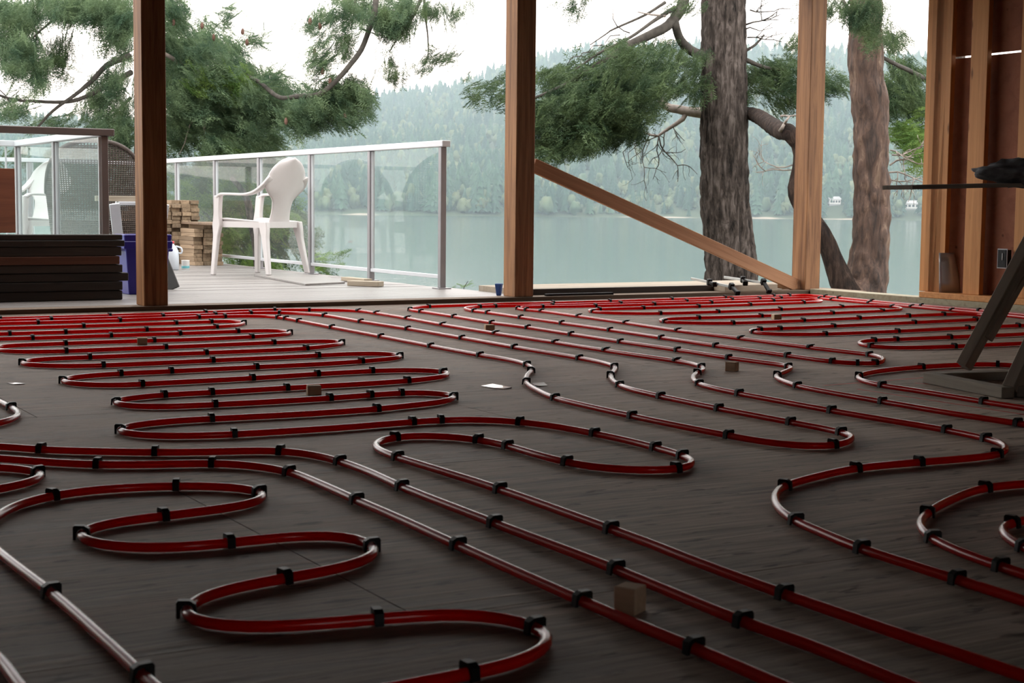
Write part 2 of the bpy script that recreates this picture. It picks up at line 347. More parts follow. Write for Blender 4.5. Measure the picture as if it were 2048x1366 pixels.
# right wall: lower plate, upper plate, studs, sheathing
wr = empty('wall_right', U(UR, -1.5, 0), kind='structure')
ubox('bottom_plate', UR-.0, UR+.14, VF, VB-.004, -.02, .036, M['plate'], wr, .003)
WV = -1.42
def v_at(u, xpix, z=.6):
    lo, hi = -3.2, 0
    for _ in range(50):
        mid = (lo+hi)/2
        if px(U(u, mid, z))[0] > xpix: lo = mid
        else: hi = mid
    return (lo+hi)/2
WV = v_at(UR, 1838, .1)
ubox('upper_plate', UR, UR+.14, VF, WV, .0365, .075, M['stud'], wr, .003)
def vstud(v0, w_=.038, name='stud'):
    c = U(UR+.07, v0-w_/2, (.0755+2.62)/2)
    W = Matrix.Translation(c) @ FR @ Matrix.Rotation(pi/2, 4, 'Y')
    return obj(name, box_me((2.62-.0755, .14, w_), .002, 1, name), M['stud'], W, wr)
vC = v_at(UR, 1931, .6); vD = v_at(UR, 2031, .6)
for v0 in (WV, WV-.041, WV-.082): vstud(v0)
vstud(vC); vstud(vD)
vv = vD-.4
while vv > VF+.1: vstud(vv); vv -= .4
# sheathing panels, with the open slit between upper and lower row
zg = 1.50
zs = CAMH + (px(U(UR+.15, vC, .62))[1]-113)/px(U(UR+.15, vC, .62))[0]*0
def z_at(u, v, ypix):
    lo, hi = 0, 2.6
    for _ in range(50):
        mid = (lo+hi)/2
        if px(U(u, v, mid))[1] > ypix: lo = mid
        else: hi = mid
    return lo
zg = z_at(UR+.145, v_at(UR+.145, 1930, 1.5), 114)
for (z0, z1) in ((-.02, zg-1.22), (zg-1.2198, zg-.006), (zg+.007, 2.62)):
    va = WV+.004
    while va > VF:
        vb = max(va-2.44, VF); ubox('sheathing_panel', UR+.141, UR+.153, vb+.001, va-.001, z0, z1, M['sheath'], wr); va -= 2.44
# ------------------------------------------------------------------ posts
for i, (k, lab) in enumerate(((-1, 'left glulam post on the sill beside the dark timber stack'), (0, 'middle glulam post on the sill where the slanting brace starts'), (1, 'right glulam corner post on the sill where the brace ends'), (-2, 'glulam post on the sill off to the far left'))):
    u0 = -.167+2.44*k
    W = Matrix.Translation(U(u0+.075, VB+.03+.07, (.026+2.17)/2)) @ FR @ Matrix.Rotation(pi/2, 4, 'Y')
    o = obj('timber_post', box_me((2.17-.026, .15, .14), .003, 1), M['post'], W, None, label=lab, cat='post', group='glulam posts along the sill')
    o.name = 'timber_post'
# orange lit faces come from daylight; small board nailed on left post's outer right side
uL = -.167-2.44
zb0, zb1 = z_at(uL+.17, VB+.16, 345), z_at(uL+.17, VB+.16, 175)
ubox('nailed_board', uL+.10, uL+.188, VB+.176, VB+.194, zb0, zb1, M['redbeam'], label='short reddish board nailed behind the left post', cat='board')
# brace from middle post to base of right post, on the outdoor side of the sill
a = U(-.167+.152+.024, VB+.10, z_at(-.01, VB+.09, 330)); b = U(-.167+2.44-.022, VB+.10, .06)
bz = beam('diagonal_brace', a, b, .038, .089, M['brace'], zref=Vector((0, 0, 1)), label='long slanting wooden brace between the middle and right posts', cat='brace')
# ------------------------------------------------------------------ red heating pipes, traced on the floor
R_T = .0090; Z_T = .0101
def clip_mesh(hook):
    if hook: prof = [(.015, 0), (.015, .020), (.023, .022), (.023, .0248), (.003, .0248), (-.008, .0222), (-.0135, .0165), (-.0135, .009), (-.0098, .009), (-.0048, .0180), (0, .0192), (.0052, .0178), (.0092, .012), (.0098, 0)]
    else: prof = [(.015, 0), (.015, .0215), (.012, .0250), (-.004, .0245), (-.0122, .0195), (-.0140, .002), (-.0098, .002), (-.0092, .0105), (-.0058, .0172), (0, .0194), (.0058, .0172), (.0092, .0105), (.0098, 0)]
    bm = bmesh.new(); hw = .0070
    prof = [(y*1.06, z*1.06) for y, z in prof]
    A_ = [bm.verts.new((-hw, y, z)) for y, z in prof]; B_ = [bm.verts.new((hw, y, z)) for y, z in prof]; n = len(prof)
    for i in range(n): bm.faces.new((A_[i], A_[(i+1) % n], B_[(i+1) % n], B_[i]))
    bm.faces.new(A_[::-1]); bm.faces.new(B_)
    bmesh.ops.recalc_face_normals(bm, faces=bm.faces[:]); bmesh.ops.triangulate(bm, faces=[f for f in bm.faces if len(f.verts) > 4])
    me = bpy.data.meshes.new('clip'); bm.to_mesh(me); bm.free(); me.materials.append(M['black']); return me
CLIP = [clip_mesh(False), clip_mesh(True)]
def pipe(label, pts, clips, hookfn=None):
    W3 = [P(x, y, Z_T) for x, y in pts]
    # thin out points that project closer than 1 cm
    pts3 = [W3[0]]
    for p_ in W3[1:]:
        if (p_-pts3[-1]).length > .012: pts3.append(p_)
    S = catmull(pts3, .025)
    # light smoothing takes the tracing jitter out of the straight runs
    A_ = np.array([list(s) for s in S])
    K = 7
    for _ in range(3):
        B_ = A_.copy(); B_[1:-1] = (A_[:-2]+2*A_[1:-1]+A_[2:])/4; A_ = B_
    for i in range(len(A_)):
        if not hasattr(pipe, 'n'): pipe.n = 0
    root = empty('heating_pipe', Vector((A_[0][0], A_[0][1], 0)), label, 'pipe', 'red underfloor heating pipes')
    me = tube_me([Vector(q) for q in A_], R_T, 12); world_obj('tubing', me, M['pex'], root)
    T = np.gradient(A_, axis=0)
    used = []
    for (cx_, cy_) in clips:
        c = np.array(P(cx_, cy_, Z_T+.004)); d = (A_[:, 0]-c[0])**2+(A_[:, 1]-c[1])**2
        # nearest in the picture, so depth errors of far rows do not matter
        best, bi = 1e9, 0
        for i in np.argsort(d)[:60 if len(A_) > 60 else len(A_)]:
            q = px(A_[i]); e = (q[0]-cx_)**2+((q[1]-cy_)*1.5)**2
            if e < best: best, bi = e, i
        q = A_[bi]; t_ = Vector(T[bi]).normalized(); t_.z = 0; t_.normalize()
        n_ = Vector((-t_.y, t_.x, 0))
        if n_.dot(Vector((q[0], q[1], 0))) < 0: t_, n_ = -t_, -n_      # nail leg on the side away from the room
        if any((Vector(q)-z).length < .03 for z in used): continue
        used.append(Vector(q))
        W = Matrix(((t_.x, n_.x, 0, q[0]), (t_.y, n_.y, 0, q[1]), (0, 0, 1, 0), (0, 0, 0, 1)))
        hk = 1 if (hookfn and hookfn(cx_, cy_)) else 0
        obj('clip', CLIP[hk], None, W, root)
    return root
pipe('red pipe with two long diagonals joined by a hairpin, starting along the left sill',
 [(-260, 654), (0, 647), (210, 641.5), (410, 634), (450, 632.7), (498.5, 632), (533, 632.6), (557, 634.6), (572, 637), (598, 641.8), (663.6, 654.6), (761, 673), (860.5, 692), (958, 710), (1010, 718.5), (1040, 725), (1057, 731), (1064.5, 737), (1062, 743), (1055, 750), (1051.5, 759), (1055, 769), (1076.7, 782), (1109, 796), (1173, 812), (1262, 831.5), (1310, 842), (1454.7, 870.5), (1525.6, 883), (1590, 890.5), (1630, 892.5), (1670, 890.5), (1695, 885), (1705.5, 877.5), (1702, 871.5), (1682.7, 864.5), (1640, 855.5), (1578.8, 844), (1437, 817), (1321, 792.8), (1260, 778.5), (1237.8, 770), (1224, 759), (1222, 749), (1229, 741), (1229, 733.5), (1205.6, 726), (1157, 716), (1028, 694.5), (923, 676), (815, 657.5), (721, 643), (650, 631), (610, 627.5), (559, 625.3), (500.5, 626), (410, 629.5), (210, 635.7), (0, 641.2), (-260, 648)],
 [(450, 630.5), (557, 634), (571.8, 636), (598.4, 640.8), (663.6, 652), (761, 671), (860.5, 690), (958, 708), (1057, 728), (1060, 741), (1052, 764), (1109, 793), (1262, 828), (1454.7, 868), (1671, 888), (1682.7, 863), (1578.8, 842), (1437, 815), (1321, 791), (1240, 768), (1222, 750), (1228, 733), (1157, 714), (1028, 692), (923, 675), (815, 656), (721, 641), (650, 629), (558.4, 624), (500.5, 624), (426, 628), (323.6, 632), (98.4, 638), (397.4, 633), (243, 639), (76.4, 643.6)],
 lambda x, y: False)
pipe('red pipe nearest the left sill, long diagonal, kink, wide bend at lower right',
 [(-260, 644), (0, 637.1), (210, 631.3), (410, 624.5), (500, 620.8), (549.7, 619.7), (610, 619.7), (671.8, 620.3), (717, 622), (751.8, 626.5), (810, 636), (884, 649.5), (989.7, 667), (1108.7, 685), (1209, 701), (1300, 714.6), (1351.6, 722), (1390, 729.5), (1405, 735), (1407, 740), (1398, 744), (1387, 752), (1387, 759.5), (1397, 767.5), (1420.9, 775), (1477, 787), (1541.7, 799), (1661.8, 821), (1766, 838.8), (1891.7, 860), (1971, 877), (2000, 886), (2013, 897), (2010, 905), (1996, 909.8), (1933.5, 917), (1839.4, 924.5), (1766, 930.8), (1709.9, 937), (1621.5, 956), (1570, 972), (1550.5, 990), (1556, 1016), (1590, 1041), (1650, 1068), (1722.8, 1097.5), (1912.7, 1158.6), (2048, 1202), (2200, 1252)],
 [(4.6, 636), (221, 629.5), (413, 622.5), (550, 618.7), (621, 617.5), (717, 619), (752, 625), (815, 636), (884, 648), (990, 665), (1109, 683), (1209, 699), (1354, 720), (1403, 732), (1396, 746), (1397, 766), (1478, 785), (1662, 819), (1892, 857), (1973, 875), (1998, 907), (1837, 923), (1707, 934), (1569, 973), (1592, 1040), (1728, 1094), (1913, 1156)],
 lambda x, y: 700 < x < 1480 and y < 730)
pipe('red serpentine pipe with long flat loops at left, ending in a diagonal to lower right',
 [(-260, 664), (0, 656.6), (210, 650.8), (410, 643.8), (452, 642.4), (480, 643.6), (489.3, 645.6), (484, 648.2), (468, 650.9), (441, 653.2), (400, 655.6), (200, 662), (0, 667.7), (-90, 669.7), (-150, 671.5), (-165, 674), (-150, 676.5), (-90, 678.6), (0, 677.8), (210, 671.6), (400, 665.4), (502.5, 661.6), (543.6, 661), (568, 662.3), (580.5, 665), (576, 667.8), (553.8, 670.3), (502.5, 673.6), (410, 677.9), (200, 684.3), (60, 689.5), (10, 692), (-10, 695.2), (-10, 698.5), (15, 702), (60, 703.5), (110, 702.6), (210, 699), (400, 691.5), (502.5, 687), (610, 682.9), (650, 682.2), (673, 682.6), (685.5, 685), (680, 688.4), (641, 693.6), (600, 697.5), (400, 706), (210, 713.2), (100, 717.5), (60, 720.5), (43.5, 725), (52, 728.8), (95, 731.3), (130, 731.9), (210, 730.5), (400, 722), (610, 712.2), (702.5, 707.7), (743.6, 707.2), (780, 708.2), (801.5, 711.5), (796, 715.3), (765, 719), (723, 722.5), (661.5, 726.8), (500, 734.7), (330, 742.9), (241.7, 747.2), (185, 750.8), (145, 755), (122.8, 760.5), (132, 765), (177, 769.2), (241.7, 770), (330, 765.5), (505, 756.2), (634, 748), (743, 742), (801, 740.2), (849.5, 740.6), (880, 742.6), (896.5, 747), (889, 752), (862, 756.6), (814, 761.5), (720.6, 768), (640, 772.4), (571, 776.2), (424.7, 784.6), (330, 789.6), (282, 793.8), (248, 798), (226.5, 804), (240, 809), (282, 812.8), (330, 813), (431, 809), (561.7, 802.2), (659, 796.2), (740.7, 790), (802.7, 786), (849.5, 785.4), (884, 787.5), (910.5, 793), (898, 800.5), (865.6, 806), (801, 813), (752.8, 818), (640, 826), (561.7, 830.5), (424.7, 837.5), (352, 841.5), (290, 847.5), (254, 853), (234.5, 859), (249.8, 866), (282, 870), (330, 872), (384.5, 871.5), (469.9, 868.5), (561.7, 863), (650, 857.5), (736.7, 851), (823.7, 844), (881.7, 840.3), (940, 839), (980, 840), (1041, 844), (1109, 852.5), (1188, 866.8), (1254, 881), (1310, 895), (1363.7, 911), (1386, 923), (1381, 932), (1355.7, 938), (1317, 940.5), (1279.7, 940.5), (1199.8, 935), (1131.8, 924), (1070, 908), (1015.8, 892), (959.9, 880), (915, 874.5), (870, 871.5), (823.9, 871.5), (790, 874.5), (762, 881), (749.5, 891), (764, 903.5), (796, 915), (870, 938), (1000, 979), (1217.8, 1057), (1300, 1087), (1400, 1126.5), (1567.7, 1188), (1775, 1260), (2048, 1352), (2250, 1420)],
 [(162, 650.8), (24, 665.6), (128.7, 663), (64.8, 677), (127, 685), (135, 699.5), (184.6, 711.8), (213.5, 728.5), (352.8, 644.3), (296.4, 657.7), (359, 665.9), (220, 670.5), (312.3, 680), (333.8, 692.5), (421.7, 643), (489.3, 645), (436.4, 652.8), (472.3, 661.8), (579.4, 664.5), (503.6, 672.8), (546.6, 684), (411.8, 704.5), (423, 720), (684, 684.5), (616, 695.8), (641, 710), (800, 710.5), (718.4, 722), (511.8, 733.4), (346.6, 741.4), (505, 755), (633.4, 747), (333.7, 787), (424.7, 783), (571.4, 775), (431, 808), (425.5, 836), (469.9, 867.3), (660, 795), (740.7, 788.5), (802.7, 784), (911, 793), (752, 817), (813, 760.5), (743, 741), (885.7, 743), (719, 767*0+722), (822.9, 843), (881.7, 839), (1041, 843), (1187, 866), (1307, 893), (1363, 909), (1356, 937), (1131, 923), (1015, 891), (959, 879), (792, 873), (795, 914), (1000, 978), (1217, 1056), (1568, 1182), (44, 725), (123, 761), (227, 804), (235, 859), (241.7, 747), (287.6, 767)])
pipe('red pipe lying nearest the back sill and right wall, with one long diagonal',
 [(2300, 657), (2048, 629.8), (2026, 627.6), (1957, 620.8), (1843.6, 611.5), (1800, 607.8), (1743.6, 602.3), (1678, 595.6), (1651, 593), (1625, 590.8), (1600, 590.3), (1560, 591.3), (1410, 596.2), (1302, 599.8), (1200, 603.2), (1086, 606.2), (1010, 608), (964, 609.3), (923, 610.8), (858.5, 613), (832, 614.6), (820, 616.6), (819, 619), (826, 621), (843, 623.2), (907.7, 633), (982.5, 645.4), (1055.4, 655), (1141.5, 668.5), (1240, 683.5), (1353.8, 700), (1456, 715.5), (1541.7, 727), (1570.7, 731), (1582, 735), (1580.5, 739), (1566, 745), (1554.5, 750), (1553, 756), (1565.9, 762.5), (1593.3, 771.5), (1630, 779.5), (1764, 803), (1912.6, 828), (2033.8, 846.5), (2048, 848.5), (2250, 880)],
 [(858, 613), (1104, 605.5), (1219.5, 602), (1344.6, 598), (1449, 595), (1546, 592), (1576, 590.5), (1649, 592.5), (1679, 595), (1744, 602), (1844, 611), (1957, 620), (820, 619), (842, 622), (909, 632), (983, 644), (1055, 654), (1141, 667), (1240, 682), (1354, 699), (1455, 714.5), (1574, 732), (1556, 751), (1595, 771), (1764, 801), (2033, 844)])
pipe('red serpentine pipe with pointed loops filling the far right of the floor',
 [(2300, 666), (2048, 635), (1962, 626), (1901.7, 620.6), (1821.8, 613.4), (1737.4, 606), (1663.6, 599.2), (1640, 597), (1610, 595.6), (1560, 596), (1410, 600.9), (1302, 604.6), (1200, 607.8), (1105.6, 610), (1061.5, 611), (1000, 612.2), (959, 613.2), (937, 614.8), (929.5, 617), (934, 619.4), (947.7, 621.8), (975.4, 625.3), (1041, 634.7), (1123, 646.2), (1219.5, 660), (1322, 675.5), (1430.8, 691.5), (1573.3, 711), (1661.8, 722.8), (1714, 726.6), (1753.8, 725.8), (1767, 721.5), (1762, 715.2), (1739, 709.3), (1682.7, 702.6), (1617.4, 695), (1480, 677), (1353.8, 661.3), (1250, 645.8), (1151.8, 632), (1079, 622), (1052.3, 619.6), (1037, 617.6), (1033.5, 615.8), (1044, 614.3), (1086, 613.4), (1143.6, 612.8), (1200, 611.7), (1302, 608.6), (1410, 605.3), (1500, 602.4), (1600, 599.6), (1630, 599.4), (1643, 601), (1638, 603.2), (1600, 605.3), (1500, 609), (1410, 612.4), (1302, 615.6), (1215, 618), (1186, 619.3), (1178.5, 621), (1184, 623.4), (1215, 625.6), (1265, 626.8), (1322.5, 626.7), (1436.4, 623.3), (1559.5, 618.6), (1600, 617), (1683, 613.6), (1723, 612.4), (1769, 612.7), (1790, 614), (1803, 617), (1797, 619.6), (1764, 621.8), (1665.6, 625.9), (1600, 628.8), (1500, 632.6), (1398.4, 635.6), (1350, 637), (1328, 638.4), (1319.5, 640.6), (1328, 643.4), (1374, 645.6), (1410, 646.4), (1468, 646), (1600, 641.3), (1718, 636), (1817, 631.7), (1886, 628.8), (1921, 628.3), (1960, 629.6), (1975, 632.5), (1968, 636.4), (1951.4, 638.9), (1900, 641.6), (1827.9, 645), (1668.7, 652), (1610, 655), (1560.5, 657), (1520, 658.4), (1503, 660), (1499.5, 662), (1511.8, 665.3), (1553.8, 668.2), (1610, 668.8), (1653.3, 667.8), (1795.8, 662.3), (1935.6, 655.7), (2048, 650.8), (2085, 649.8), (2108, 651.5), (2118, 655), (2108, 660), (2085, 664.2), (2048, 668), (1933, 673), (1794.8, 678.7), (1748.7, 680.4), (1726, 682.2), (1717.5, 685.5), (1722, 689), (1739.5, 692), (1775, 694.8), (1824, 695.3), (1909, 692.8), (1969.5, 690.2), (2048, 686.6), (2200, 680)],
 [(959, 612), (993, 612), (1106, 610), (1239, 606), (1374.8, 602), (1465, 599), (1519, 597), (1561.5, 595.5), (1086, 613.4), (1191, 611.5), (1305.6, 608), (1420.5, 604.5), (1546, 600.7), (1196, 617), (1283.6, 616), (1399, 612.5), (1497.4, 609), (1606, 605), (1184, 622.5), (1322.5, 626.4), (1436.4, 622.8), (1559.5, 618.3), (1683, 613.4), (1786, 613.4), (1331.8, 643.3), (1398.4, 635.5), (1523.6, 631.3), (1665, 625.7), (1764, 621.6), (1468, 645.5), (1604, 641), (1717, 636), (1817, 631.6), (1886, 628.6), (1951, 638.8), (1828, 644.8), (1669, 651.8), (1560.5, 656.6), (1519, 658), (1510, 664.5), (1653, 667.5), (1796, 662), (1936, 655.5), (2035, 651.2), (1898, 674.5), (1794, 678.5), (1749, 680), (1740, 691.5), (1910, 692.5), (1637, 597), (1663, 599), (1737, 606), (1821, 613), (1901, 620.3), (947, 621.5), (975, 625), (1041, 634), (1123, 646), (1219, 660), (1321, 675), (1434, 691.5), (1573, 710.5), (1662, 722.5), (1714, 726), (1753, 725), (1740, 709), (1617, 694.5), (1480, 676.5), (1355, 661), (1252, 645.5), (1154, 632), (1080, 622), (1053, 619.3), (1036, 616.5)],
 lambda x, y: (x > 1640 and y < 623) or (1070 < x < 1640 and y > 619 and abs(y-(622+(x-1079)*.1357)) < 4))
pipe('red pipe making a wide pointed turn around the sawhorse foot at right',
 [(2300, 760), (2048, 733), (1996, 729), (1942, 729), (1843.6, 734), (1766, 741), (1726, 748.5), (1715, 755), (1729, 763), (1764, 771), (1830, 781), (1965, 803), (2048, 816), (2250, 848)],
 [(1996, 728), (1844, 732), (1717, 750), (1764, 770), (1966, 801)])
pipe('upper of two red pipes entering side by side at left, running to lower right',
 [(-300, 885), (0, 893), (84, 899), (308, 904.5), (440, 903), (520, 901), (580, 903.5), (630, 910.5), (680, 923), (740, 945), (804, 974), (988, 1046), (1227.8, 1137), (1300, 1167), (1482.6, 1242), (1628.7, 1294), (1811, 1368), (2000, 1440)],
 [(85, 895), (308, 903), (556, 900), (681, 922), (806, 973), (989, 1045), (1228, 1135), (1481, 1241)])
pipe('lower of two red pipes entering side by side at left, running to bottom edge',
 [(-300, 903), (0, 917), (90, 924), (192, 929), (300, 929), (420, 926.5), (480, 928.5), (530, 934.5), (580, 944.5), (640, 968), (712, 1000), (800, 1038), (916, 1091), (1160, 1200), (1300, 1260), (1387.7, 1296), (1555.7, 1368), (1750, 1450)],
 [(194, 928), (420, 925), (577, 943), (713, 999), (917, 1089), (1163, 1199), (1387, 1295)])
pipe('short end loop of red heating pipe at the left edge below the two long diagonals',
 [(-300, 930), (0, 935), (40, 937.5), (70, 941), (86, 949), (76, 959), (40, 969.5), (0, 977.5), (-150, 1000), (-300, 1020)], [(76, 942)])
pipe('red heating pipe snaking in three wide bends across the bottom left foreground',
 [(420, 1480), (345, 1404), (296, 1362), (256, 1324), (180, 1254), (140, 1218), (100, 1184), (40, 1138), (0, 1106), (-22, 1084), (-28, 1062), (-15, 1040), (20, 1017), (60, 1002), (108, 991), (200, 979), (348, 972), (440, 973), (490, 977), (522, 983), (531, 990.5), (520, 1001), (490, 1010), (440, 1018), (328, 1032), (240, 1043), (185, 1054), (156, 1068), (168, 1080), (200, 1088.5), (260, 1095), (360, 1094), (456, 1086), (530, 1077.5), (600, 1072), (660, 1071), (715, 1077), (748, 1091), (755, 1102), (738, 1117), (680, 1136), (572, 1156), (480, 1173), (420, 1188.5), (378, 1207), (362, 1224), (384, 1240), (440, 1252), (500, 1255), (580, 1252), (680, 1244), (752, 1238), (880, 1229), (960, 1229), (1020, 1237), (1075, 1254), (1101, 1276), (1086, 1302), (1030, 1326), (940, 1347), (840, 1366), (700, 1395), (560, 1440)],
 [(107, 992), (346, 972), (524, 985), (329, 1031), (155, 1069), (455, 1086), (747, 1090), (571, 1156), (363, 1224), (753, 1237), (1076, 1255), (942, 1346), (100, 1184), (282, 1350)])
pipe('red heating pipe cutting the bottom left corner of the floor', [(-200, 1170), (-60, 1270), (0, 1320), (34, 1366), (90, 1440)], [])
pipe('small end loop of red heating pipe at the left edge beside the serpentine',
 [(-200, 760), (-80, 782), (0, 804), (16, 812), (31, 820), (37.5, 828), (31, 836), (14, 842), (0, 846), (-120, 862), (-250, 875)], [(19, 814)])
pipe('red heating pipe curving in from the right edge and back out again at mid height',
 [(2300, 955), (2048, 968), (1969.6, 976), (1906, 998), (1856, 1026), (1840, 1052), (1862, 1076), (1906, 1098), (1955, 1117), (2001, 1133), (2048, 1149), (2200, 1195)],
 [(1970, 976), (1856, 1027), (1868, 1078), (2005, 1135)])
pipe('bit of red heating pipe bending at the far right edge inside the wider curve',
 [(2250, 1010), (2100, 1032), (2048, 1041), (2017, 1046), (2002, 1058), (2011, 1074), (2048, 1095), (2160, 1140)], [(2020, 1044), (2044, 1093)])
# ------------------------------------------------------------------ wood blocks, scraps on the floor
def block(x0, x1, ybot, ytop, ang, lab):
    c = P((x0+x1)/2, ybot, 0); ppm = FPX/c.y; h = (ybot-ytop)/ppm*.88; w_ = (x1-x0)/ppm*.82
    o = obj('wood_block', box_me((w_, .038, max(.03, h)), .0015), M['block'], Matrix.Translation(c+Vector((0, .022, max(.03, h)/2))) @ Matrix.Rotation(ang, 4, 'Z'), None,
            label=lab, cat='block', group='loose wood blocks on the floor'); return o
block(1232, 1292, 1231, 1168, -.55, 'largest loose wood block, in the foreground beside the long diagonal pipe')
block(609, 643, 791, 769, .25, 'loose wood block standing between the serpentine rows left of centre')
block(270, 294, 690, 674, .25, 'loose wood block between the rows just below the left post')
block(967, 990, 662, 649, .25, 'small loose wood block between the diagonals below the middle post')
block(1452, 1479, 743, 722, -.5, 'loose wood block beside the kink of the diagonal, right of centre')
block(1544, 1564, 640, 629, .3, 'small loose wood block among the far right pipe rows')
def scrap(poly, lab):
    pts_ = [P(x, y, .0012) for x, y in poly]; c = sum(pts_, Vector())/len(pts_); bm = bmesh.new()
    t_ = [bm.verts.new(p_+Vector((0, 0, .0008+.002*(i % 2)))) for i, p_ in enumerate(pts_)]; b_ = [bm.verts.new(Vector((p_.x, p_.y, .0004))) for p_ in pts_]
    n = len(t_); bm.faces.new(t_); bm.faces.new(b_[::-1])
    for i in range(n): bm.faces.new((t_[i], b_[i], b_[(i+1) % n], t_[(i+1) % n]))
    bmesh.ops.recalc_face_normals(bm, faces=bm.faces[:])
    world_obj('paper_scrap', bm, M['paper'], label=lab, cat='scrap')
scrap([(962, 772), (985, 769), (1010, 773), (1023, 776), (1006, 778), (988, 777)], 'larger torn white paper scrap lying left of the pipe kink')
scrap([(1064, 766.5), (1088, 766), (1095, 771), (1078, 773), (1068, 770.5)], 'smaller torn white paper scrap lying right of the pipe kink')
scrap([(14, 766), (30, 766.5), (50, 767.5), (36, 769), (24, 768.5)], 'thin pale scrap lying on the floor near the left edge')
# ------------------------------------------------------------------ deck boards and rail
ZD = .02; UE = -.10
dk = ubox('deck', UL-1, UE+.06, VB+.16, 8.2, -.25, -.021, M['sill'], **ST)
bw = .140
v = VB+.158; i = 0
while v < 8.15:
    ub = UE+.07 if v > .86 else 2.9
    if v+bw < -.02 or v > .86 or True:
        if v > .86: ubox('deck_board', UL-1, ub, v, v+bw-.006, -.02, ZD+random.uniform(-.0012, .0012), M['deck'], dk)
        else:
            j0 = -3.9+((i*1.7) % 2.2)
            ubox('deck_board', UL-1, j0-.002, v, v+bw-.006, -.02, ZD, M['deck'], dk)
            ubox('deck_board', j0, .02, v, v+bw-.006, -.02, ZD, M['deck'], dk)
    v += bw; i += 1
ubox('deck_edge', UL-1, .02, VB+.17, VB+.18, -.25, -.022, M['sill'], dk)
def rail(A_, B_, npan, label, posts=(True, True), zt=1.07, dark=False, topmat=None, ext=.06, pw=.045, postmat=None):
    """rail from A_ to B_ (u,v), glass panels between posts"""
    a = U(*A_, 0); b = U(*B_, 0); d = (b-a).normalized(); L = (b-a).length
    root = empty('glass_railing', a+Vector((0, 0, ZD)), label, 'railing')
    R = lookR(d); tm = M[topmat or 'alum']; pm = M[postmat or 'alum_grey']
    box('top_rail', (a+b)/2+Vector((0, 0, zt-.022)), (L+2*ext, .065, .044), tm, root, R, .004)
    box('bottom_rail', (a+b)/2+Vector((0, 0, ZD+.085)), (L, .028, .026), M['alum'], root, R, .002)
    for k in range(npan+1):
        p_ = a+d*(L*k/npan)
        if (k == 0 and not posts[0]) or (k == npan and not posts[1]): continue
        q = box('rail_post', p_+Vector((0, 0, (ZD+.008+zt-.045)/2)), (pw, .045, zt-.045-ZD-.008), pm, root, R, .003)
        box('base_plate', p_+Vector((0, 0, ZD+.004)), (.11, .10, .008), M['alum_grey'], q, R, .002)
    for k in range(npan):
        s0, s1 = L*k/npan+pw/2+.004, L*(k+1)/npan-pw/2-.004; c = a+d*((s0+s1)/2)
        box('glass_pane', c+Vector((0, 0, (ZD+.10+zt-.05)/2)), (s1-s0, .006, zt-.05-ZD-.10), M['glass'], root, R)
        for s_ in (s0+.003, s1-.003): box('glazing_bead', a+d*s_+Vector((0, 0, (ZD+.10+zt-.05)/2)), (.012, .016, zt-.05-ZD-.10), M['alum'], root, R)
    return root
rail((UE, .85), (UE, 8.04), 6, 'long white-topped glass railing running out along the lake side of the deck')
rail((UE-.06, 8.04), (-7.2, 8.04), 6, 'far glass railing across the end of the deck behind the wicker chair', posts=(False, True))
rail((-2.52, .80), (-7.0, .80), 3, 'near glass railing with backlit dark top rail at left above the timber stack', topmat='backlit_rail', postmat='backlit_rail')  # top rail and posts coloured dark to stand for backlight
rail((-2.52, .87), (-2.52, 3.2), 2, 'short glass railing leading back from the near left corner post', posts=(False, True), ext=.0)
rail((-2.58, 3.2), (-7.0, 3.2), 3, 'glass railing across the left side in front of the second white chair', posts=(False, True))
# ------------------------------------------------------------------ pale boards and clamps beyond the middle and right posts
def solve_u(v, z, xpix):
    lo, hi = -8, 6
    for _ in range(50):
        mid = (lo+hi)/2
        if px(U(mid, v, z))[0] < xpix: lo = mid
        else: hi = mid
    return lo
u1 = solve_u(VB+.2, .05, 1068); u2 = solve_u(VB+.2, .05, 1437)
ubox('dark_timber', -.0+max(u1-.35, -.002), u2, VB+.165, VB+.205, .021, .066, M['darkbeam'], bev=.002, label='black edged timber lying along the sill right of the middle post', cat='timber')
ubox('wide_board', .03, u2+.9, VB+.21, VB+.46, .0, .062, M['pale'], bev=.002, label='pale wide board behind the black edged timber, nearest of two', cat='board')
ubox('wide_board', .03, u2+.72, VB+.47, VB+.86, .0, .058, M['pale'], bev=.002, label='pale wide board behind the black edged timber, farther of two', cat='board')
for i_, vv in enumerate((VB+.155, VB+.45, VB+.68)): pass
ubox('deck_ledge', -.05, 3.0, VB+.157, VB+.88, -.20, -.002, M['sill'], **ST)
ua, ub = solve_u(VB+.02, .035, 1095), solve_u(VB+.02, .035, 1229)
ubox('metal_bar', ua, ub, VB+.03, VB+.058, .0265, .041, M['black'], bev=.001, label='short black metal bar lying on the sill right of the middle post', cat='bar')
ua, ub = solve_u(VB+.16, .05, 1455), solve_u(VB+.16, .05, 1532)
ubox('clamped_block', ua-.12, ub, VB+.03, VB+.162, .0265, .0265+.045, M['pale'], bev=.002, label='short thick pale board held down by the bar clamps', cat='board')
ubox('thin_board', ub+.02, 2.1, VB+.07, VB+.15, .0265, .038, M['pale'], bev=.001, label='thin pale strip of wood lying by the foot of the right post', cat='board')
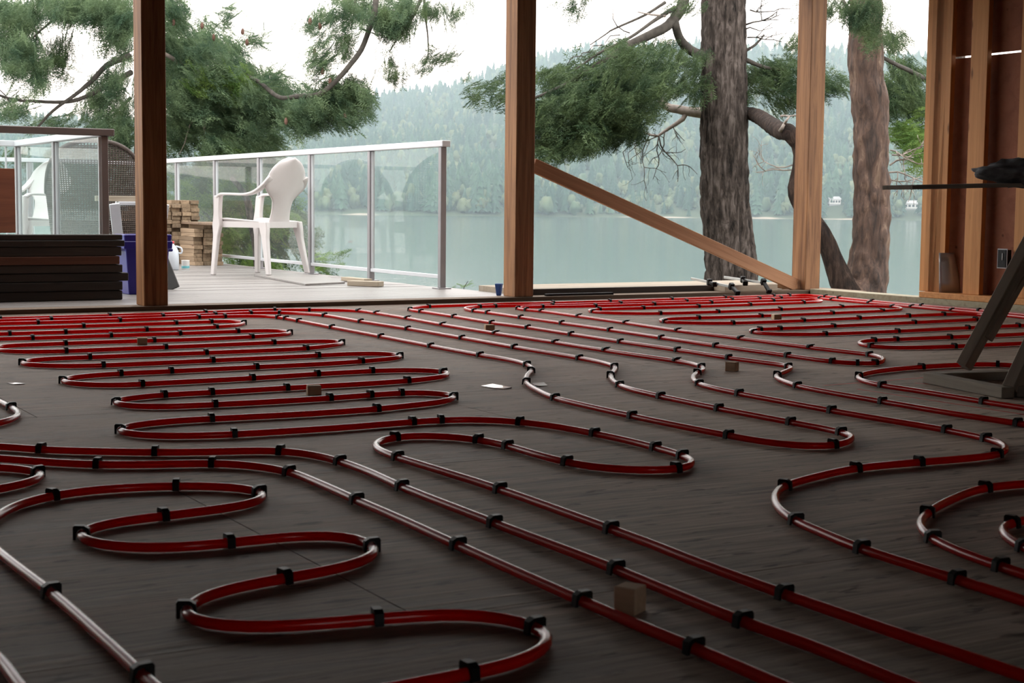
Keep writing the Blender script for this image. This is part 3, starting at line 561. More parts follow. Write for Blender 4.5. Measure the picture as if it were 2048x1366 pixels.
def clamp(x0, y0, x1, y1, zz, lab, heads):
    a = Q(x0, y0, zz[0]); b = Q(x1, y1, zz[1]); root = empty('bar_clamp', a, lab, 'clamp', 'bar clamps on the boards')
    beam('bar', a, b, .006, .018, M['steel'], root, .001)
    d = (b-a).normalized()
    for (hx, hy, lx, ly) in heads:
        t_ = (hx-x0)/(x1-x0); c = a.lerp(b, t_)
        e = Q(lx, ly, c.y-.08); s_ = c+(c-e)*.35
        W = Matrix.Translation((s_+e)/2) @ lookR(e-s_)
        bm = bmesh.new(); L = (e-s_).length
        bm_box(bm, (0, 0, 0), (L, .026, .022)); bm_box(bm, (-L*.32, 0, 0), (.03, .034, .045)); bm_box(bm, (L*.45, 0, 0), (.02, .036, .034))
        bevel(bm, .004); obj('jaw', bm, M['black'], W, root)
clamp(1382, 557, 1462, 573.5, (11.05, 10.55), 'bar clamp with steel bar pointing left at the end of the black timber', [(1421, 564, 1430, 569), (1464, 573, 1476, 587)])
clamp(1448, 554.5, 1528, 565.5, (11.15, 10.75), 'bar clamp lying farther back, toward the right post', [(1487, 558, 1491, 567), (1528, 563, 1539, 584)])
# blue foam bit and white sheet beside the middle post
bm = bmesh.new(); c = P(1005, 592, ZD)
bm_box(bm, (0, 0, .04), (.045, .045, .08), taper=.6); bevel(bm, .004)
obj('foam_bit', bm, M['bluefoam'], Matrix.Translation(c+AX*.05) @ FR @ Matrix.Rotation(.7, 4, 'Z'), label='small dark blue foam bit standing left of the middle post', cat='foam')
scrap([(985, 594.5), (1003, 592.5), (1000, 588), (1004, 586)], 'small white paper sheet on the sill left of the middle post')

# ------------------------------------------------------------------ plastic chair
def ribbon(pts, wds, th, side=Vector((0, 1, 0))):
    """flat band through pts; width along `side`, thickness th"""
    P_ = [Vector(p) for p in pts]; n = len(P_); bm = bmesh.new(); rows = []
    for i, p_ in enumerate(P_):
        t_ = (P_[min(i+1, n-1)]-P_[max(i-1, 0)]).normalized(); s_ = (side-t_*side.dot(t_)).normalized(); nn = t_.cross(s_)
        w_ = wds[i]/2; rows.append([bm.verts.new(p_+s_*w_*a+nn*th/2*b) for a, b in ((-1, -1), (1, -1), (1, 1), (-1, 1))])
    for a, b in zip(rows[:-1], rows[1:]):
        for k in range(4): bm.faces.new((a[k], a[(k+1) % 4], b[(k+1) % 4], b[k]))
    bm.faces.new(rows[0][::-1]); bm.faces.new(rows[-1]); bmesh.ops.recalc_face_normals(bm, faces=bm.faces[:]); bevel(bm, min(th*.3, .003)); return bm
def smooth_path(p, step=.03): return catmull(p, step)
def make_chair(loc, ang, label, group=None, seed=0, drop=0.0):
    W = Matrix.Translation(loc) @ Matrix.Rotation(ang, 4, 'Z')      # chair faces +x
    root = empty('plastic_chair', W, label, 'chair', group); mt = M['white_plastic']
    # seat shell
    nx, ny = 14, 12; V = []; F = []
    for i in range(nx+1):
        for j in range(ny+1):
            x = -.22+.46*i/nx; y = (-.24+.48*j/ny)*(1-.10*(1-i/nx)); s_ = abs(j/ny*2-1)
            z = .405+.03*(i/nx)+.028*s_**4-.02*(1-s_**2)*(1-(i/nx-.45)**2)-.05*max(0, i/nx-.85)*4*.25
            V.append((x, y, z)); 
    for i in range(nx):
        for j in range(ny): a = i*(ny+1)+j; F.append((a, a+ny+1, a+ny+2, a+1))
    me = mesh_np('seat', V, F); smooth(me); o = obj('seat', me, mt, W, root); sd = o.modifiers.new('s', 'SOLIDIFY'); sd.thickness = .012; sd.offset = -1
    # apron below the seat
    bm = bmesh.new()
    for (a, b_) in (((-.22, -.215), (.24, -.238)), ((.24, -.238), (.24, .238)), ((.24, .238), (-.22, .215)), ((-.22, .215), (-.22, -.215))):
        a3, b3 = Vector((*a, .405)), Vector((*b_, .405)); c = (a3+b3)/2; bm_box(bm, c, ((b3-a3).length, .012, .05), Matrix.Rotation(atan2((b3-a3).y, (b3-a3).x), 3, 'Z'))
    obj('apron', bm, mt, W, root)
    # back shell: splat broad and arched at the top, narrow at the waist, leaning back
    nt_, nw = 26, 14; V = []; F = []
    for i in range(nt_+1):
        t = i/nt_; z = .41+.54*t; x = -.20-.12*t-.03*t*t
        e_ = min(1, max(0, (t-.34)/.22)); e_ = e_*e_*(3-2*e_); hw = .138-.02*sin(min(t/.4, 1)*pi)+(.248-.138)*e_
        if t > .62: hw = .248*math.sqrt(max(.012, 1-((t-.62)/.383)**2))
        for j in range(nw+1):
            s_ = j/nw*2-1; V.append((x+.035*s_*s_*(.6+t*.6), s_*hw, z))
    for i in range(nt_):
        for j in range(nw): a = i*(nw+1)+j; F.append((a, a+1, a+nw+2, a+nw+1))
    me = mesh_np('backrest', V, F); smooth(me); o = obj('backrest', me, mt, W, root); sd = o.modifiers.new('s', 'SOLIDIFY'); sd.thickness = .011; sd.offset = 0
    # arms sweep from the front legs back and up into the rim of the back
    for s_ in (-1, 1):
        pa = smooth_path([(.235, s_*.265, .625), (.20, s_*.275, .648), (.08, s_*.283, .652), (-.06, s_*.282, .650), (-.15, s_*.275, .668), (-.205, s_*.265, .700), (-.238, s_*.252, .730), (-.262, s_*.238, .762), (-.278, s_*.222, .790)], .03)
        n = len(pa); wd = [.055+.008*sin(pi*min(1, i/n*1.6)) + (.012 if i/n > .6 else 0) for i in range(n)]
        bm = ribbon(pa, wd, .020, Vector((0, 1, 0))); me = bpy.data.meshes.new('arm'); bm.to_mesh(me); bm.free(); smooth(me); obj('arm', me, mt, W, root)
        # front leg: tapered channel from arm to floor
        for (pts_, nm) in (([(.232, s_*.268, .640), (.245, s_*.262, .50), (.252, s_*.258, .40), (.265, s_*.270, .2), (.278, s_*.285, -drop)], 'leg'),
                           ([(-.20, s_*.215, .43), (-.222, s_*.225, .30), (-.25, s_*.24, .15), (-.278, s_*.255, 0.0)], 'leg')):
            pp = smooth_path(pts_, .05); n = len(pp); bm = bmesh.new(); rows = []
            for i, p_ in enumerate(pp):
                q = i/(n-1); wx = .062-.022*q+(.03*max(0, 1-abs(p_.z-.40)/.09) if nm else 0); wy = .050-.014*q; p_ = Vector(p_)
                rows.append([bm.verts.new(p_+Vector((wx/2*a, wy/2*b, 0))) for a, b in ((-1, -1), (1, -1), (1, 1), (-1, 1))])
            for a, b in zip(rows[:-1], rows[1:]):
                for k in range(4): bm.faces.new((a[k], a[(k+1) % 4], b[(k+1) % 4], b[k]))
            bm.faces.new(rows[0][::-1]); bm.faces.new(rows[-1]); bmesh.ops.recalc_face_normals(bm, faces=bm.faces[:]); bevel(bm, .006)
            obj(nm, bm, mt, W, root)
    return root
cc = Vector((-2.09, 12.85, ZD+.0150))
make_chair(cc, atan2(.5, -.87), 'white high-backed plastic armchair beside the glass railing, seen from behind', drop=.0148)
c2 = Q(52, 470, 13.4); c2.z = ZD
make_chair(c2, radians(238), 'second white plastic armchair, seen through the left glass railing')
# ------------------------------------------------------------------ wicker chair
wcpos = Q(190, 400, 13.0); wcpos.z = ZD
ang = atan2(-wcpos.y, -wcpos.x)                      # its back is to us a little: woven hood turned to the house
Ww = Matrix.Translation(wcpos) @ Matrix.Rotation(ang, 4, 'Z')
wc = empty('wicker_chair', Ww, 'dark woven wicker armchair with a rounded high back, at left on the deck', 'chair')
def wpt(a, z, off=0):      # barrel back: a in [-1,1] around, z height
    r = .36+off; th_ = a*1.25; lean = .10*(z-.2)
    return Vector((cos(th_)*(r+lean)-.12, sin(th_)*(r+lean*1.1), z))
def ztop(a): return .36+.73*math.sqrt(max(0, 1-(abs(a)*.92)**2.2))
parts_ = []
na = 44
for i in range(na+1):
    a = -1+2*i/na; zt = ztop(a)-.01
    parts_.append(sweep_arrays([wpt(a, .12+(zt-.12)*k/6) for k in range(7)], .0058, 5))
o = obj('stake', merge(parts_, 'stakes'), M['wicker'], Ww, wc, kind='stuff')
parts_ = []; z = .14; row = 0
while z < 1.06:
    am = 1.0
    if z > .36: am = min(1, ((1-((z-.36)/.73)**2)**.4546)/.92) if z < 1.085 else 0
    if am > .12:
        m_ = int(88*am)+6
        parts_.append(sweep_arrays([wpt(-am+2*am*k/m_, z+.0, (.0065 if (k+row) % 2 else -.0065)) for k in range(m_+1)], .0062, 4, cap=False))
    z += .0165; row += 1
obj('woven_cane', merge(parts_, 'weave'), M['wicker'], Ww, wc, kind='stuff')
obj('rim', tube_me([wpt(-1+2*k/40, ztop(-1+2*k/40)) for k in range(41)], .019, 8), M['wicker'], Ww, wc)
bm = bmesh.new(); bmesh.ops.create_cone(bm, segments=28, radius1=.34, radius2=.36, depth=.10, cap_ends=True); bmesh.ops.translate(bm, verts=bm.verts[:], vec=(-.1, 0, .38)); bevel(bm, .02, 2)
obj('seat', bm, M['wicker'], Ww, wc)
for a in (-.9, -.35, .35, .9): obj('leg', tube_me([wpt(a, .14), wpt(a, 0.0)], .018, 8), M['wicker'], Ww, wc)
for a in (.0,): pass
# ------------------------------------------------------------------ stack of dark timbers at left
zz = ZD+.002; layers = [(.058, 246, 'darkbeam'), (.056, 246, 'darkbeam'), (.052, 258, 'darkbeam'), (.050, 246, 'darkbeam'), (.052, 240, 'redbeam'), (.056, 244, 'darkbeam'), (.040, 250, 'darkbeam'), (.034, 246, 'darkbeam')]
vf = .40
for i, (h_, xr, mm_) in enumerate(layers):
    ue = solve_u(vf, zz+h_/2, xr); 
    nm = ['lowest', 'second', 'third, slightly longer', 'fourth', 'fifth', 'sixth', 'seventh', 'topmost'][i]
    ubox('timber_beam', -5.2+random.uniform(-.2, .2), ue, vf+random.uniform(0, .012), vf+.14, zz, zz+h_-.003, M[mm_], bev=.004,
         label=('reddish brown beam in the dark timber stack by the near left railing' if mm_ == 'redbeam' else 'dark timber beam, %s from the bottom of the stack by the near left railing' % nm if i < 7 else 'topmost flat dark timber of the stack by the near left railing'), cat='beam', group='dark timbers stacked at left')
    zz += h_
ztopstack = zz
# rust coloured panel standing on the stack
c = Q(8, 410, 9.05)
a_ = U(*UV(Q(-120, 470, 8.9)), ztopstack+.001); b_ = U(*UV(Q(30, 470, 9.35)), ztopstack+.001)
dd = (b_-a_).normalized()
box('rusty_board', (a_+b_)/2+Vector((0, 0, .195)), ((b_-a_).length, .018, .385), M['panel'], None, lookR(dd), .002, label='rust brown wooden panel standing on the timber stack at the left edge', cat='panel')
# ------------------------------------------------------------------ blue totes, step stool, jug, can
def tote(c, s, h_, label, z0=0):
    root = empty('plastic_tote', Matrix.Translation(c) @ FR, label, 'tote', 'blue plastic totes')
    W = _W[root.name]; bm = bmesh.new()
    outer = [(-s[0]/2, -s[1]/2), (s[0]/2, -s[1]/2), (s[0]/2, s[1]/2), (-s[0]/2, s[1]/2)]
    def ring(k, z, off=0): return [bm.verts.new((x*k+(off if x > 0 else -off), y*k+(off if y > 0 else -off), z)) for x, y in outer]
    r = [ring(.84, 0), ring(.98, h_-.05), ring(.98, h_-.05, .016), ring(1, h_, .016), ring(1, h_, 0), ring(.97, h_-.05, -.004), ring(.83, .006, -.004)]
    for a, b in zip(r[:-1], r[1:]):
        for k in range(4): bm.faces.new((a[k], a[(k+1) % 4], b[(k+1) % 4], b[k]))
    bm.faces.new(r[0][::-1]); bm.faces.new(r[-1]); bmesh.ops.recalc_face_normals(bm, faces=bm.faces[:]); bevel(bm, .004)
    obj('tub', bm, M['blue'], W, root)
    for s_ in (-1, 1):
        bm = bmesh.new(); bm_box(bm, (s_*(s[0]/2+.024), 0, h_-.06), (.03, .12, .022)); bevel(bm, .006); obj('handle', bm, M['blue'], W, root)
    return root
cb = U(solve_u(1.0, .2, 286), 1.0, ZD)
tote(cb, (.29, .22), .345, 'lower of two nested blue plastic totes behind the left post')
tote(cb+Vector((0, 0, .062)), (.28, .21), .325, 'upper of two nested blue plastic totes behind the left post')
# folding step stool with a wood offcut on it
sp = Q(272, 480, 11.0); sp.z = ZD; Rs = Matrix.Rotation(TH-.15, 4, 'Z'); Ws = Matrix.Translation(sp) @ Rs
st = empty('step_ladder', Ws, 'small aluminium step ladder behind the blue totes, wood offcut on its top', 'ladder')
for s_ in (-1, 1):
    obj('rail', box_me((.6, .02, .07), .002), M['alum'], Ws @ Matrix.Translation((s_*.115+s_*.02, -.13, .29)) @ Matrix.Rotation(radians(90-0), 4, 'Y') @ Matrix.Rotation(radians(s_*7), 4, 'Y') @ Matrix.Rotation(radians(12), 4, 'Z'), st)
    obj('rail', box_me((.6, .02, .04), .002), M['alum_grey'], Ws @ Matrix.Translation((s_*.12, .13, .29)) @ Matrix.Rotation(radians(90), 4, 'Y') @ Matrix.Rotation(radians(-12), 4, 'Z'), st)
for z_ in (.15, .36): obj('tread', box_me((.24, .09, .02), .003), M['alum'], Ws @ Matrix.Translation((0, -.13+z_*.12, z_)), st)
obj('top_cap', box_me((.26, .20, .025), .004), M['alum'], Ws @ Matrix.Translation((0, 0, .585)), st)
obj('wood_offcut', box_me((.42, .09, .038), .002), M['pale'], Ws @ Matrix.Translation((-.07, -.02, .598+.020)), label='pale wood offcut lying on top of the step ladder', cat='offcut')
# inclined board foot right of the totes
a = Q(347, 577, 10.55); a.z = ZD+.004; b = Q(318, 505, 10.6)
beam('leaning_board', a, b, .09, .018, M['greyboard'], zref=Vector((0, 1, .1)), label='grey board end leaning against the blue totes right of the left post', cat='board')
def lathe(prof, seg=24):
    bm = bmesh.new(); rows = []
    for r_, z_ in prof: rows.append([bm.verts.new((r_*cos(2*pi*k/seg), r_*sin(2*pi*k/seg), z_)) for k in range(seg)])
    for a, b in zip(rows[:-1], rows[1:]):
        for k in range(seg): bm.faces.new((a[k], a[(k+1) % seg], b[(k+1) % seg], b[k]))
    bm.faces.new(rows[0][::-1]); bm.faces.new(rows[-1]); me = bpy.data.meshes.new('lathe'); bm.to_mesh(me); bm.free(); return smooth(me)
jp = Q(344, 520, 13.6); jp.z = ZD
jr = empty('water_jug', jp, 'translucent plastic jug with a red cap on the deck behind the blue totes', 'jug')
s1_ = 1.0
obj('jug_body', lathe([(.052, 0), (.060, .006), (.060, .13), (.056, .17), (.040, .205), (.020, .222), (.019, .235)]), M['jug'], Matrix.Translation(jp), jr)
obj('cap', lathe([(.021, .233), (.021, .252), (.018, .254)]), M['redcap'], Matrix.Translation(jp), jr)
obj('handle', tube_me(catmull([(.052, 0, .15), (.085, 0, .15), (.085, 0, .19), (.035, 0, .21)], .01), .007, 6), M['jug'], Matrix.Translation(jp), jr)
cp = Q(371, 525, 13.75); cp.z = ZD
cr_ = empty('small_can', cp, 'small white can standing on the deck in front of the offcut pile', 'can')
obj('can_body', lathe([(.034, 0), (.035, .002), (.035, .076), (.036, .078), (.036, .082)]), M['can'], Matrix.Translation(cp), cr_)
obj('can_band', lathe([(.0353, .01), (.0356, .012), (.0356, .03), (.0353, .032)]), M['canlid'], Matrix.Translation(cp), cr_)
# ------------------------------------------------------------------ pile of short lumber offcuts, ends towards the house
offm = box_me((.42, .087, .037), .002, 1, 'offcut'); offm.materials.append(M['offcut'])
ORD = ['first', 'second', 'third', 'fourth', 'fifth', 'sixth', 'seventh', 'eighth', 'ninth', 'tenth', 'eleventh', 'twelfth', 'thirteenth', 'fourteenth', 'fifteenth', 'sixteenth']
def pile(u0, ncol, vfront, rows, lab, grp, drop=()):
    for c in range(ncol):
        for r in range(rows[c]):
            vj = vfront+random.uniform(-.035, .035)
            ce = U(u0-c*.0955-.045, vj+.21, ZD+.001+.0385*r+.0187)
            W = Matrix.Translation(ce) @ FR @ Matrix.Rotation(pi/2+random.uniform(-.008, .008), 4, 'Z') @ Matrix.Scale(random.uniform(.94, 1.0), 4, (0, 1, 0))
            obj('lumber_offcut', offm, None, W, None, label='weathered lumber offcut, %s column from the right, %s from the bottom, %s' % (ORD[c], ORD[r], lab), cat='offcut', group=grp)
pile(-.24, 7, 5.72, [16, 16, 16, 15, 15, 14, 13], 'taller pile', 'offcuts in the taller pile')
pile(-.20, 3, 5.18, [10, 10, 9], 'lower pile', 'offcuts in the lower pile')
zp = ZD+.001+.0385*10+.002
ubox('grey_plank', -.46, -.19, 4.35, 5.60, zp, zp+.022, M['sill'], bev=.002, label='weathered plank lying across the lower offcut pile behind the white chair', cat='plank')
# plywood sheet and boards on the deck at the railing foot
def flat(poly, z0, th, m_, lab, cat, name):
    pts_ = [P(x, y, z0) for x, y in poly]; bm = bmesh.new()
    lo = [bm.verts.new(Vector((p_.x, p_.y, z0))) for p_ in pts_]; hi = [bm.verts.new(Vector((p_.x, p_.y, z0+th))) for p_ in pts_]; n = len(lo)
    bm.faces.new(lo[::-1]); bm.faces.new(hi)
    for i in range(n): bm.faces.new((lo[i], lo[(i+1) % n], hi[(i+1) % n], hi[i]))
    bmesh.ops.recalc_face_normals(bm, faces=bm.faces[:]); world_obj(name, bm, m_, label=lab, cat=cat)
flat([(508, 552), (611, 571), (690, 567), (655, 556), (600, 549)], ZD+.0015, .012, M['deck'], 'thin grey plywood sheet lying under the back legs of the white chair', 'sheet', 'plywood_offcut')
beam('lumber_piece', P(700, 566, ZD+.02), P(762, 568, ZD+.02), .09, .036, M['pale'], label='short piece of two-by-four at the railing foot, right of the plywood sheet', cat='lumber')
beam('lumber_piece', P(690, 557.5, ZD+.018), P(742, 562.5, ZD+.018)+AX*.05, .07, .03, M['pale'], label='longer pale stick at the railing foot behind the short two-by-four', cat='lumber')

# ------------------------------------------------------------------ right side: sawhorse, plank, rag, duct piece, electric box
hz = CAMH+.02
hr = empty('sawhorse', P(1990, 770, 0), 'dark wooden sawhorse at the right edge with braced feet on the floor', 'sawhorse')
foot = P(1927, 744, .0); yf = foot.y
topj = Q(2110, 392, yf+.05)
def legbar(a, b, wd, th, zr, nm='leg', m_='horse'): return beam(nm, a, b, wd, th, M[m_], hr, .002, zref=zr)
legbar(foot+Vector((0, 0, .02)), topj, .085, .04, Vector((.9, -.45, .3)))
a = Q(1972, 676, yf+.02); b = Q(2105, 440, yf+.04); legbar(a, b, .07, .036, Vector((.9, -.45, .3)), 'gusset')
f2 = P(2022, 794, .0); legbar(f2+Vector((0, 0, .02)), Q(2200, 400, f2.y+.2), .085, .04, Vector((.9, -.45, .3)))
b1 = P(1862, 768, 0); b2 = P(2022, 800, 0); n_ = AX*0
legbar(b1+Vector((0, .03, .0195)), b2+Vector((0, .03, .0195)), .05, .037, Vector((0, 0, 1)), 'floor_brace')
legbar(b1+Vector((.03, .075, .018)), P(2120, 756, 0)+Vector((0, 0, .018)), .06, .030, Vector((0, 0, 1)), 'floor_brace')
legbar(f2+Vector((.02, .02, .02)), P(2260, 800, 0)+Vector((0, 0, .02)), .07, .036, Vector((0, 0, 1)), 'floor_brace')
# plank on top (it runs out past the frame and rests on the horse) and rag
zt = topj.z
p0 = Q(1794, 375, 5.15); p1 = Q(2420, 361, 6.0)
legbar(Q(2080, 392, 5.5), Q(2420, 384, 6.0), .09, .05, Vector((0, 0, 1)), 'top_bar')
beam('work_plank', p0, p1, .14, .014, M['horse'], label='thin dark plank resting level on the sawhorse at the right edge', cat='plank')
bm = bmesh.new(); bmesh.ops.create_icosphere(bm, subdivisions=4, radius=1)
for v_ in bm.verts:
    p_ = v_.co.copy(); f_ = 1+.22*mnoise.noise(p_*1.6+Vector((3, 1, 2)))+.10*abs(mnoise.noise(p_*4.2))+.05*sin(p_.x*9+p_.z*7)
    v_.co = Vector((p_.x*.17*f_*(1 if p_.x > 0 else 1.0), p_.y*.10*f_, p_.z*.055*f_*(1 if p_.x > -.3 else .55)))
me = bpy.data.meshes.new('rag'); bm.to_mesh(me); bm.free(); smooth(me)
obj('crumpled_rag', me, M['rag'], Matrix.Translation(Q(2038, 352, 5.42)+Vector((0, 0, .012))) @ Matrix.Rotation(.35, 4, 'Z'), label='crumpled dark rag lying on the plank at the right edge', cat='rag')
# bent sheet metal between studs
va_, vb_ = WV-.13, vC
bm = bmesh.new(); rows = []
for i in range(9):
    t = i/8; x = .02+.09*t; yb = -.03-.06*sin(t*1.5)
    rows.append([bm.verts.new((x-.0+.05*(1-z_)*t, yb*(1.2-z_*.4), z_*.26)) for z_ in (0, .25, .5, .75, 1)])
for a, b in zip(rows[:-1], rows[1:]):
    for k in range(4): bm.faces.new((a[k], b[k], b[k+1], a[k+1]))
me = bpy.data.meshes.new('duct'); bm.to_mesh(me); bm.free(); smooth(me)
o = obj('sheet_metal_piece', me, M['dirty'], Matrix.Translation(U(UR-.0, (WV-.125), .076)) @ FR @ Matrix.Rotation(0, 4, 'Z'), label='curved piece of sheet metal standing between the wall studs', cat='sheet metal')
sd = o.modifiers.new('s', 'SOLIDIFY'); sd.thickness = .002
# electric box on the stud
vb = v_at(UR, 1998, .4); zb = z_at(UR+.0, vb, 517); ve0, ve1 = v_at(UR, 2014, .4), v_at(UR, 1994, .4)
eb = empty('electrical_box', U(UR, vb, zb), 'black electrical box with metal frame fixed beside the wall stud', 'box')
ubox('box_frame', UR+.006, UR+.010, ve0, ve1, zb-.062, zb+.062, M['alum_grey'], eb, .001)
ubox('box_body', UR+.002, UR+.05, ve0+.007, ve1-.007, zb-.055, zb+.055, M['black'], eb, .001)
ubox('wire', UR-.004, UR+.001, ve0+.030, ve0+.035, zb-.01, zb+.035, M['paper'], eb, .001)
# ------------------------------------------------------------------ bank, lake, far shore, haze
ZW = -6.0
def grid_me(name, f, us, vs_):
    V = np.array([[f(u, v) for v in vs_] for u in us], float).reshape(-1, 3); n, m = len(us), len(vs_)
    i = np.arange(n-1)[:, None]*m; j = np.arange(m-1)[None, :]
    F = np.stack([i+j, i+m+j, i+m+j+1, i+j+1], -1).reshape(-1, 4); return smooth(mesh_np(name, V, F))
M['ground'] = simple('forest_floor', (.08, .075, .045), .95, var=.4, scale=1.5)
def bank(x, y):
    t = (y-8)/40; z = -1.7-.4*min(1, max(0, t))-max(0, (y-26))*.22
    return (x, y, max(z+.25*mnoise.noise(Vector((x*.2, y*.2, 0))), ZW-1.5))
world_obj('shore_bank', grid_me('bank', bank, np.linspace(-60, 60, 61), np.linspace(-16, 60, 39)), M['ground'], kind='structure')
def water():
    m, t, b = mat('lake_water'); b.inputs['Base Color'].default_value = (.025, .06, .052, 1); b.inputs['Roughness'].default_value = .10
    b.inputs['IOR'].default_value = 1.33; b.inputs['Specular IOR Level'].default_value = .32
    g = N(t, 'ShaderNodeNewGeometry'); hs = []
    for sc_, k in (((1.1, .35, 1), 1.0), ((.12, .03, 1), .6)):
        mp = N(t, 'ShaderNodeMapping'); mp.inputs['Scale'].default_value = sc_; t.links.new(g.outputs['Position'], mp.inputs['Vector'])
        n = N(t, 'ShaderNodeTexNoise'); n.inputs['Scale'].default_value = 1; n.inputs['Detail'].default_value = 4; t.links.new(mp.outputs[0], n.inputs['Vector']); hs.append(n.outputs['Fac'])
    a = N(t, 'ShaderNodeMath', operation='ADD'); t.links.new(hs[0], a.inputs[0]); t.links.new(hs[1], a.inputs[1])
    bp = N(t, 'ShaderNodeBump'); bp.inputs['Strength'].default_value = .3; bp.inputs['Distance'].default_value = .09
    t.links.new(a.outputs[0], bp.inputs['Height']); t.links.new(bp.outputs[0], b.inputs['Normal']); return m
M['water'] = water()
world_obj('lake_water', grid_me('lake', lambda x, y: (x, y, ZW), np.linspace(-1600, 1700, 12), np.linspace(25, 2600, 12)), M['water'], kind='structure')
SKY = [(-900, 205), (-300, 222), (0, 232), (250, 240), (420, 235), (560, 208), (640, 196), (740, 192), (820, 182), (900, 172), (960, 152), (1010, 128), (1080, 112), (1150, 98), (1230, 92), (1400, 88), (1500, 90), (1600, 98), (1700, 100), (1780, 112), (1850, 118), (1950, 130), (2200, 150), (2900, 190)]
def skyy(x): return float(np.interp(x, [s[0] for s in SKY], [s[1] for s in SKY]))
Y0, Y1 = 915.0, 2050.0
def xz(xp, Y, yp): q = Q(xp, yp, Y); return q
def hor(xp): return 410.2+(xp-1024)*.01
def hill_z(X, Y):
    xp = 1024+X/Y*FPX*1.0; yr = skyy(xp)+16
    zr = CAMH+(hor(xp)-yr)/FPX*Y1
    y0 = Y0+18*mnoise.noise(Vector((X*.006, 0, 0)))+26*mnoise.noise(Vector((X*.0022, 5, 0)))
    t = (Y-y0)/(Y1-Y0)
    if t < 0: return ZW-1+t*120
    s_ = t**1.06 if t <= 1 else 1-.15*(t-1)
    return ZW-1+min(t*55, 2.4)+(zr-ZW)*s_*(1+.10*mnoise.noise(Vector((X*.004, Y*.004, 3)))*min(1, 4*t*(1-t) if t < 1 else 0))
xs = np.linspace(-1500, 1700, 170); ys = np.concatenate([np.linspace(870, 960, 24), np.linspace(975, 2600, 60)])
def hillmat():
    m, t, b = mat('hillside_ground'); g = N(t, 'ShaderNodeNewGeometry'); s_ = N(t, 'ShaderNodeSeparateXYZ'); t.links.new(g.outputs['Position'], s_.inputs[0])
    n = N(t, 'ShaderNodeTexNoise'); n.inputs['Scale'].default_value = .02; t.links.new(g.outputs['Position'], n.inputs['Vector'])
    a = N(t, 'ShaderNodeMath', operation='MULTIPLY_ADD'); a.inputs[1].default_value = 8.0; t.links.new(n.outputs['Fac'], a.inputs[0]); t.links.new(s_.outputs[2], a.inputs[2])
    r = ramp(t, [(.0, (.10, .09, .08)), (.30, (.12, .10, .085)), (.36, (.36, .31, .26)), (.43, (.30, .26, .21)), (.48, (.03, .05, .022))])
    mr = N(t, 'ShaderNodeMapRange'); mr.inputs[1].default_value = -8; mr.inputs[2].default_value = 4; t.links.new(a.outputs[0], mr.inputs[0]); t.links.new(mr.outputs[0], r.inputs[0])
    t.links.new(r.outputs[0], b.inputs['Base Color']); b.inputs['Roughness'].default_value = .95; return m
M['hill'] = hillmat()
world_obj('far_hillside', grid_me('hill', lambda x, y: (x, y, hill_z(x, y)), xs, ys), M['hill'], kind='structure')
def leafmat(name, c1, c2, scale, rough=.7, trans=0.0):
    m, t, b = mat(name); g = N(t, 'ShaderNodeNewGeometry'); n = N(t, 'ShaderNodeTexNoise'); n.inputs['Scale'].default_value = scale; n.inputs['Detail'].default_value = 3
    t.links.new(g.outputs['Position'], n.inputs['Vector']); r = ramp(t, [(.35, c1), (.65, c2)]); t.links.new(n.outputs['Fac'], r.inputs[0])
    b.inputs['Roughness'].default_value = rough; t.links.new(r.outputs[0], b.inputs['Base Color']); b.inputs['Specular IOR Level'].default_value = .25
    if trans:
        out = t.nodes['Material Output']; tl = N(t, 'ShaderNodeBsdfTranslucent'); t.links.new(r.outputs[0], tl.inputs[0])
        mx = N(t, 'ShaderNodeMixShader'); mx.inputs[0].default_value = trans; t.links.new(b.outputs[0], mx.inputs[1]); t.links.new(tl.outputs[0], mx.inputs[2]); t.links.new(mx.outputs[0], out.inputs[0])
    return m
M['farfir'] = leafmat('distant_conifer_green', (.012, .042, .030), (.045, .095, .058), .03)
M['farleaf'] = leafmat('distant_broadleaf_green', (.045, .085, .045), (.105, .13, .065), .05)
def conifer_arr(tiers=6, sides=8, seed=0):
    r_ = np.random.default_rng(seed); V = []; F = []
    for k in range(tiers):
        z0 = .08+.80*k/tiers; z1 = min(1.0, z0+.36*(1-.35*k/tiers)); rad = .235*(1-k/tiers)**.7+.03; b = len(V)
        a0 = r_.uniform(0, 6)
        for j in range(sides*2):
            a = a0+pi*j/sides; rr = rad*(1.0 if j % 2 else .55)*r_.uniform(.75, 1.2); V.append((cos(a)*rr, sin(a)*rr, z0+(-.02 if j % 2 else .03)+r_.uniform(-.02, .02)))
        V.append((r_.uniform(-.01, .01), r_.uniform(-.01, .01), z1))
        for j in range(sides*2): F.append((b+j, b+(j+1) % (sides*2), b+sides*2))
    return np.array(V), np.array(F)
def broad_arr(seed=0):
    r_ = np.random.default_rng(seed); bm = bmesh.new(); Vs = []; Fs = []; off = 0
    for k in range(4):
        bm = bmesh.new(); bmesh.ops.create_icosphere(bm, subdivisions=2, radius=1); c = np.array([r_.uniform(-.18, .18), r_.uniform(-.18, .18), r_.uniform(.28, .82)]); s_ = r_.uniform(.2, .3)
        q = np.array([list(v.co) for v in bm.verts]); q *= (1+.27*r_.standard_normal((len(q), 1)))*s_*np.array([.9, .9, 1.15]); Vs.append(q+c); Fs.append(np.array([[v.index for v in f.verts] for f in bm.faces])+off); off += len(q); bm.free()
    return np.vstack(Vs), np.vstack(Fs)
TREES = [conifer_arr(6, 7, s) for s in range(5)]; BRO = [broad_arr(s) for s in range(3)]
TM = []
for i, (V, F) in enumerate(TREES+BRO):
    me = mesh_np('tree', V, F); me.materials.append(M['farfir'] if i < 5 else M['farleaf']); TM.append(me)
rt = np.random.default_rng(5); spots = []
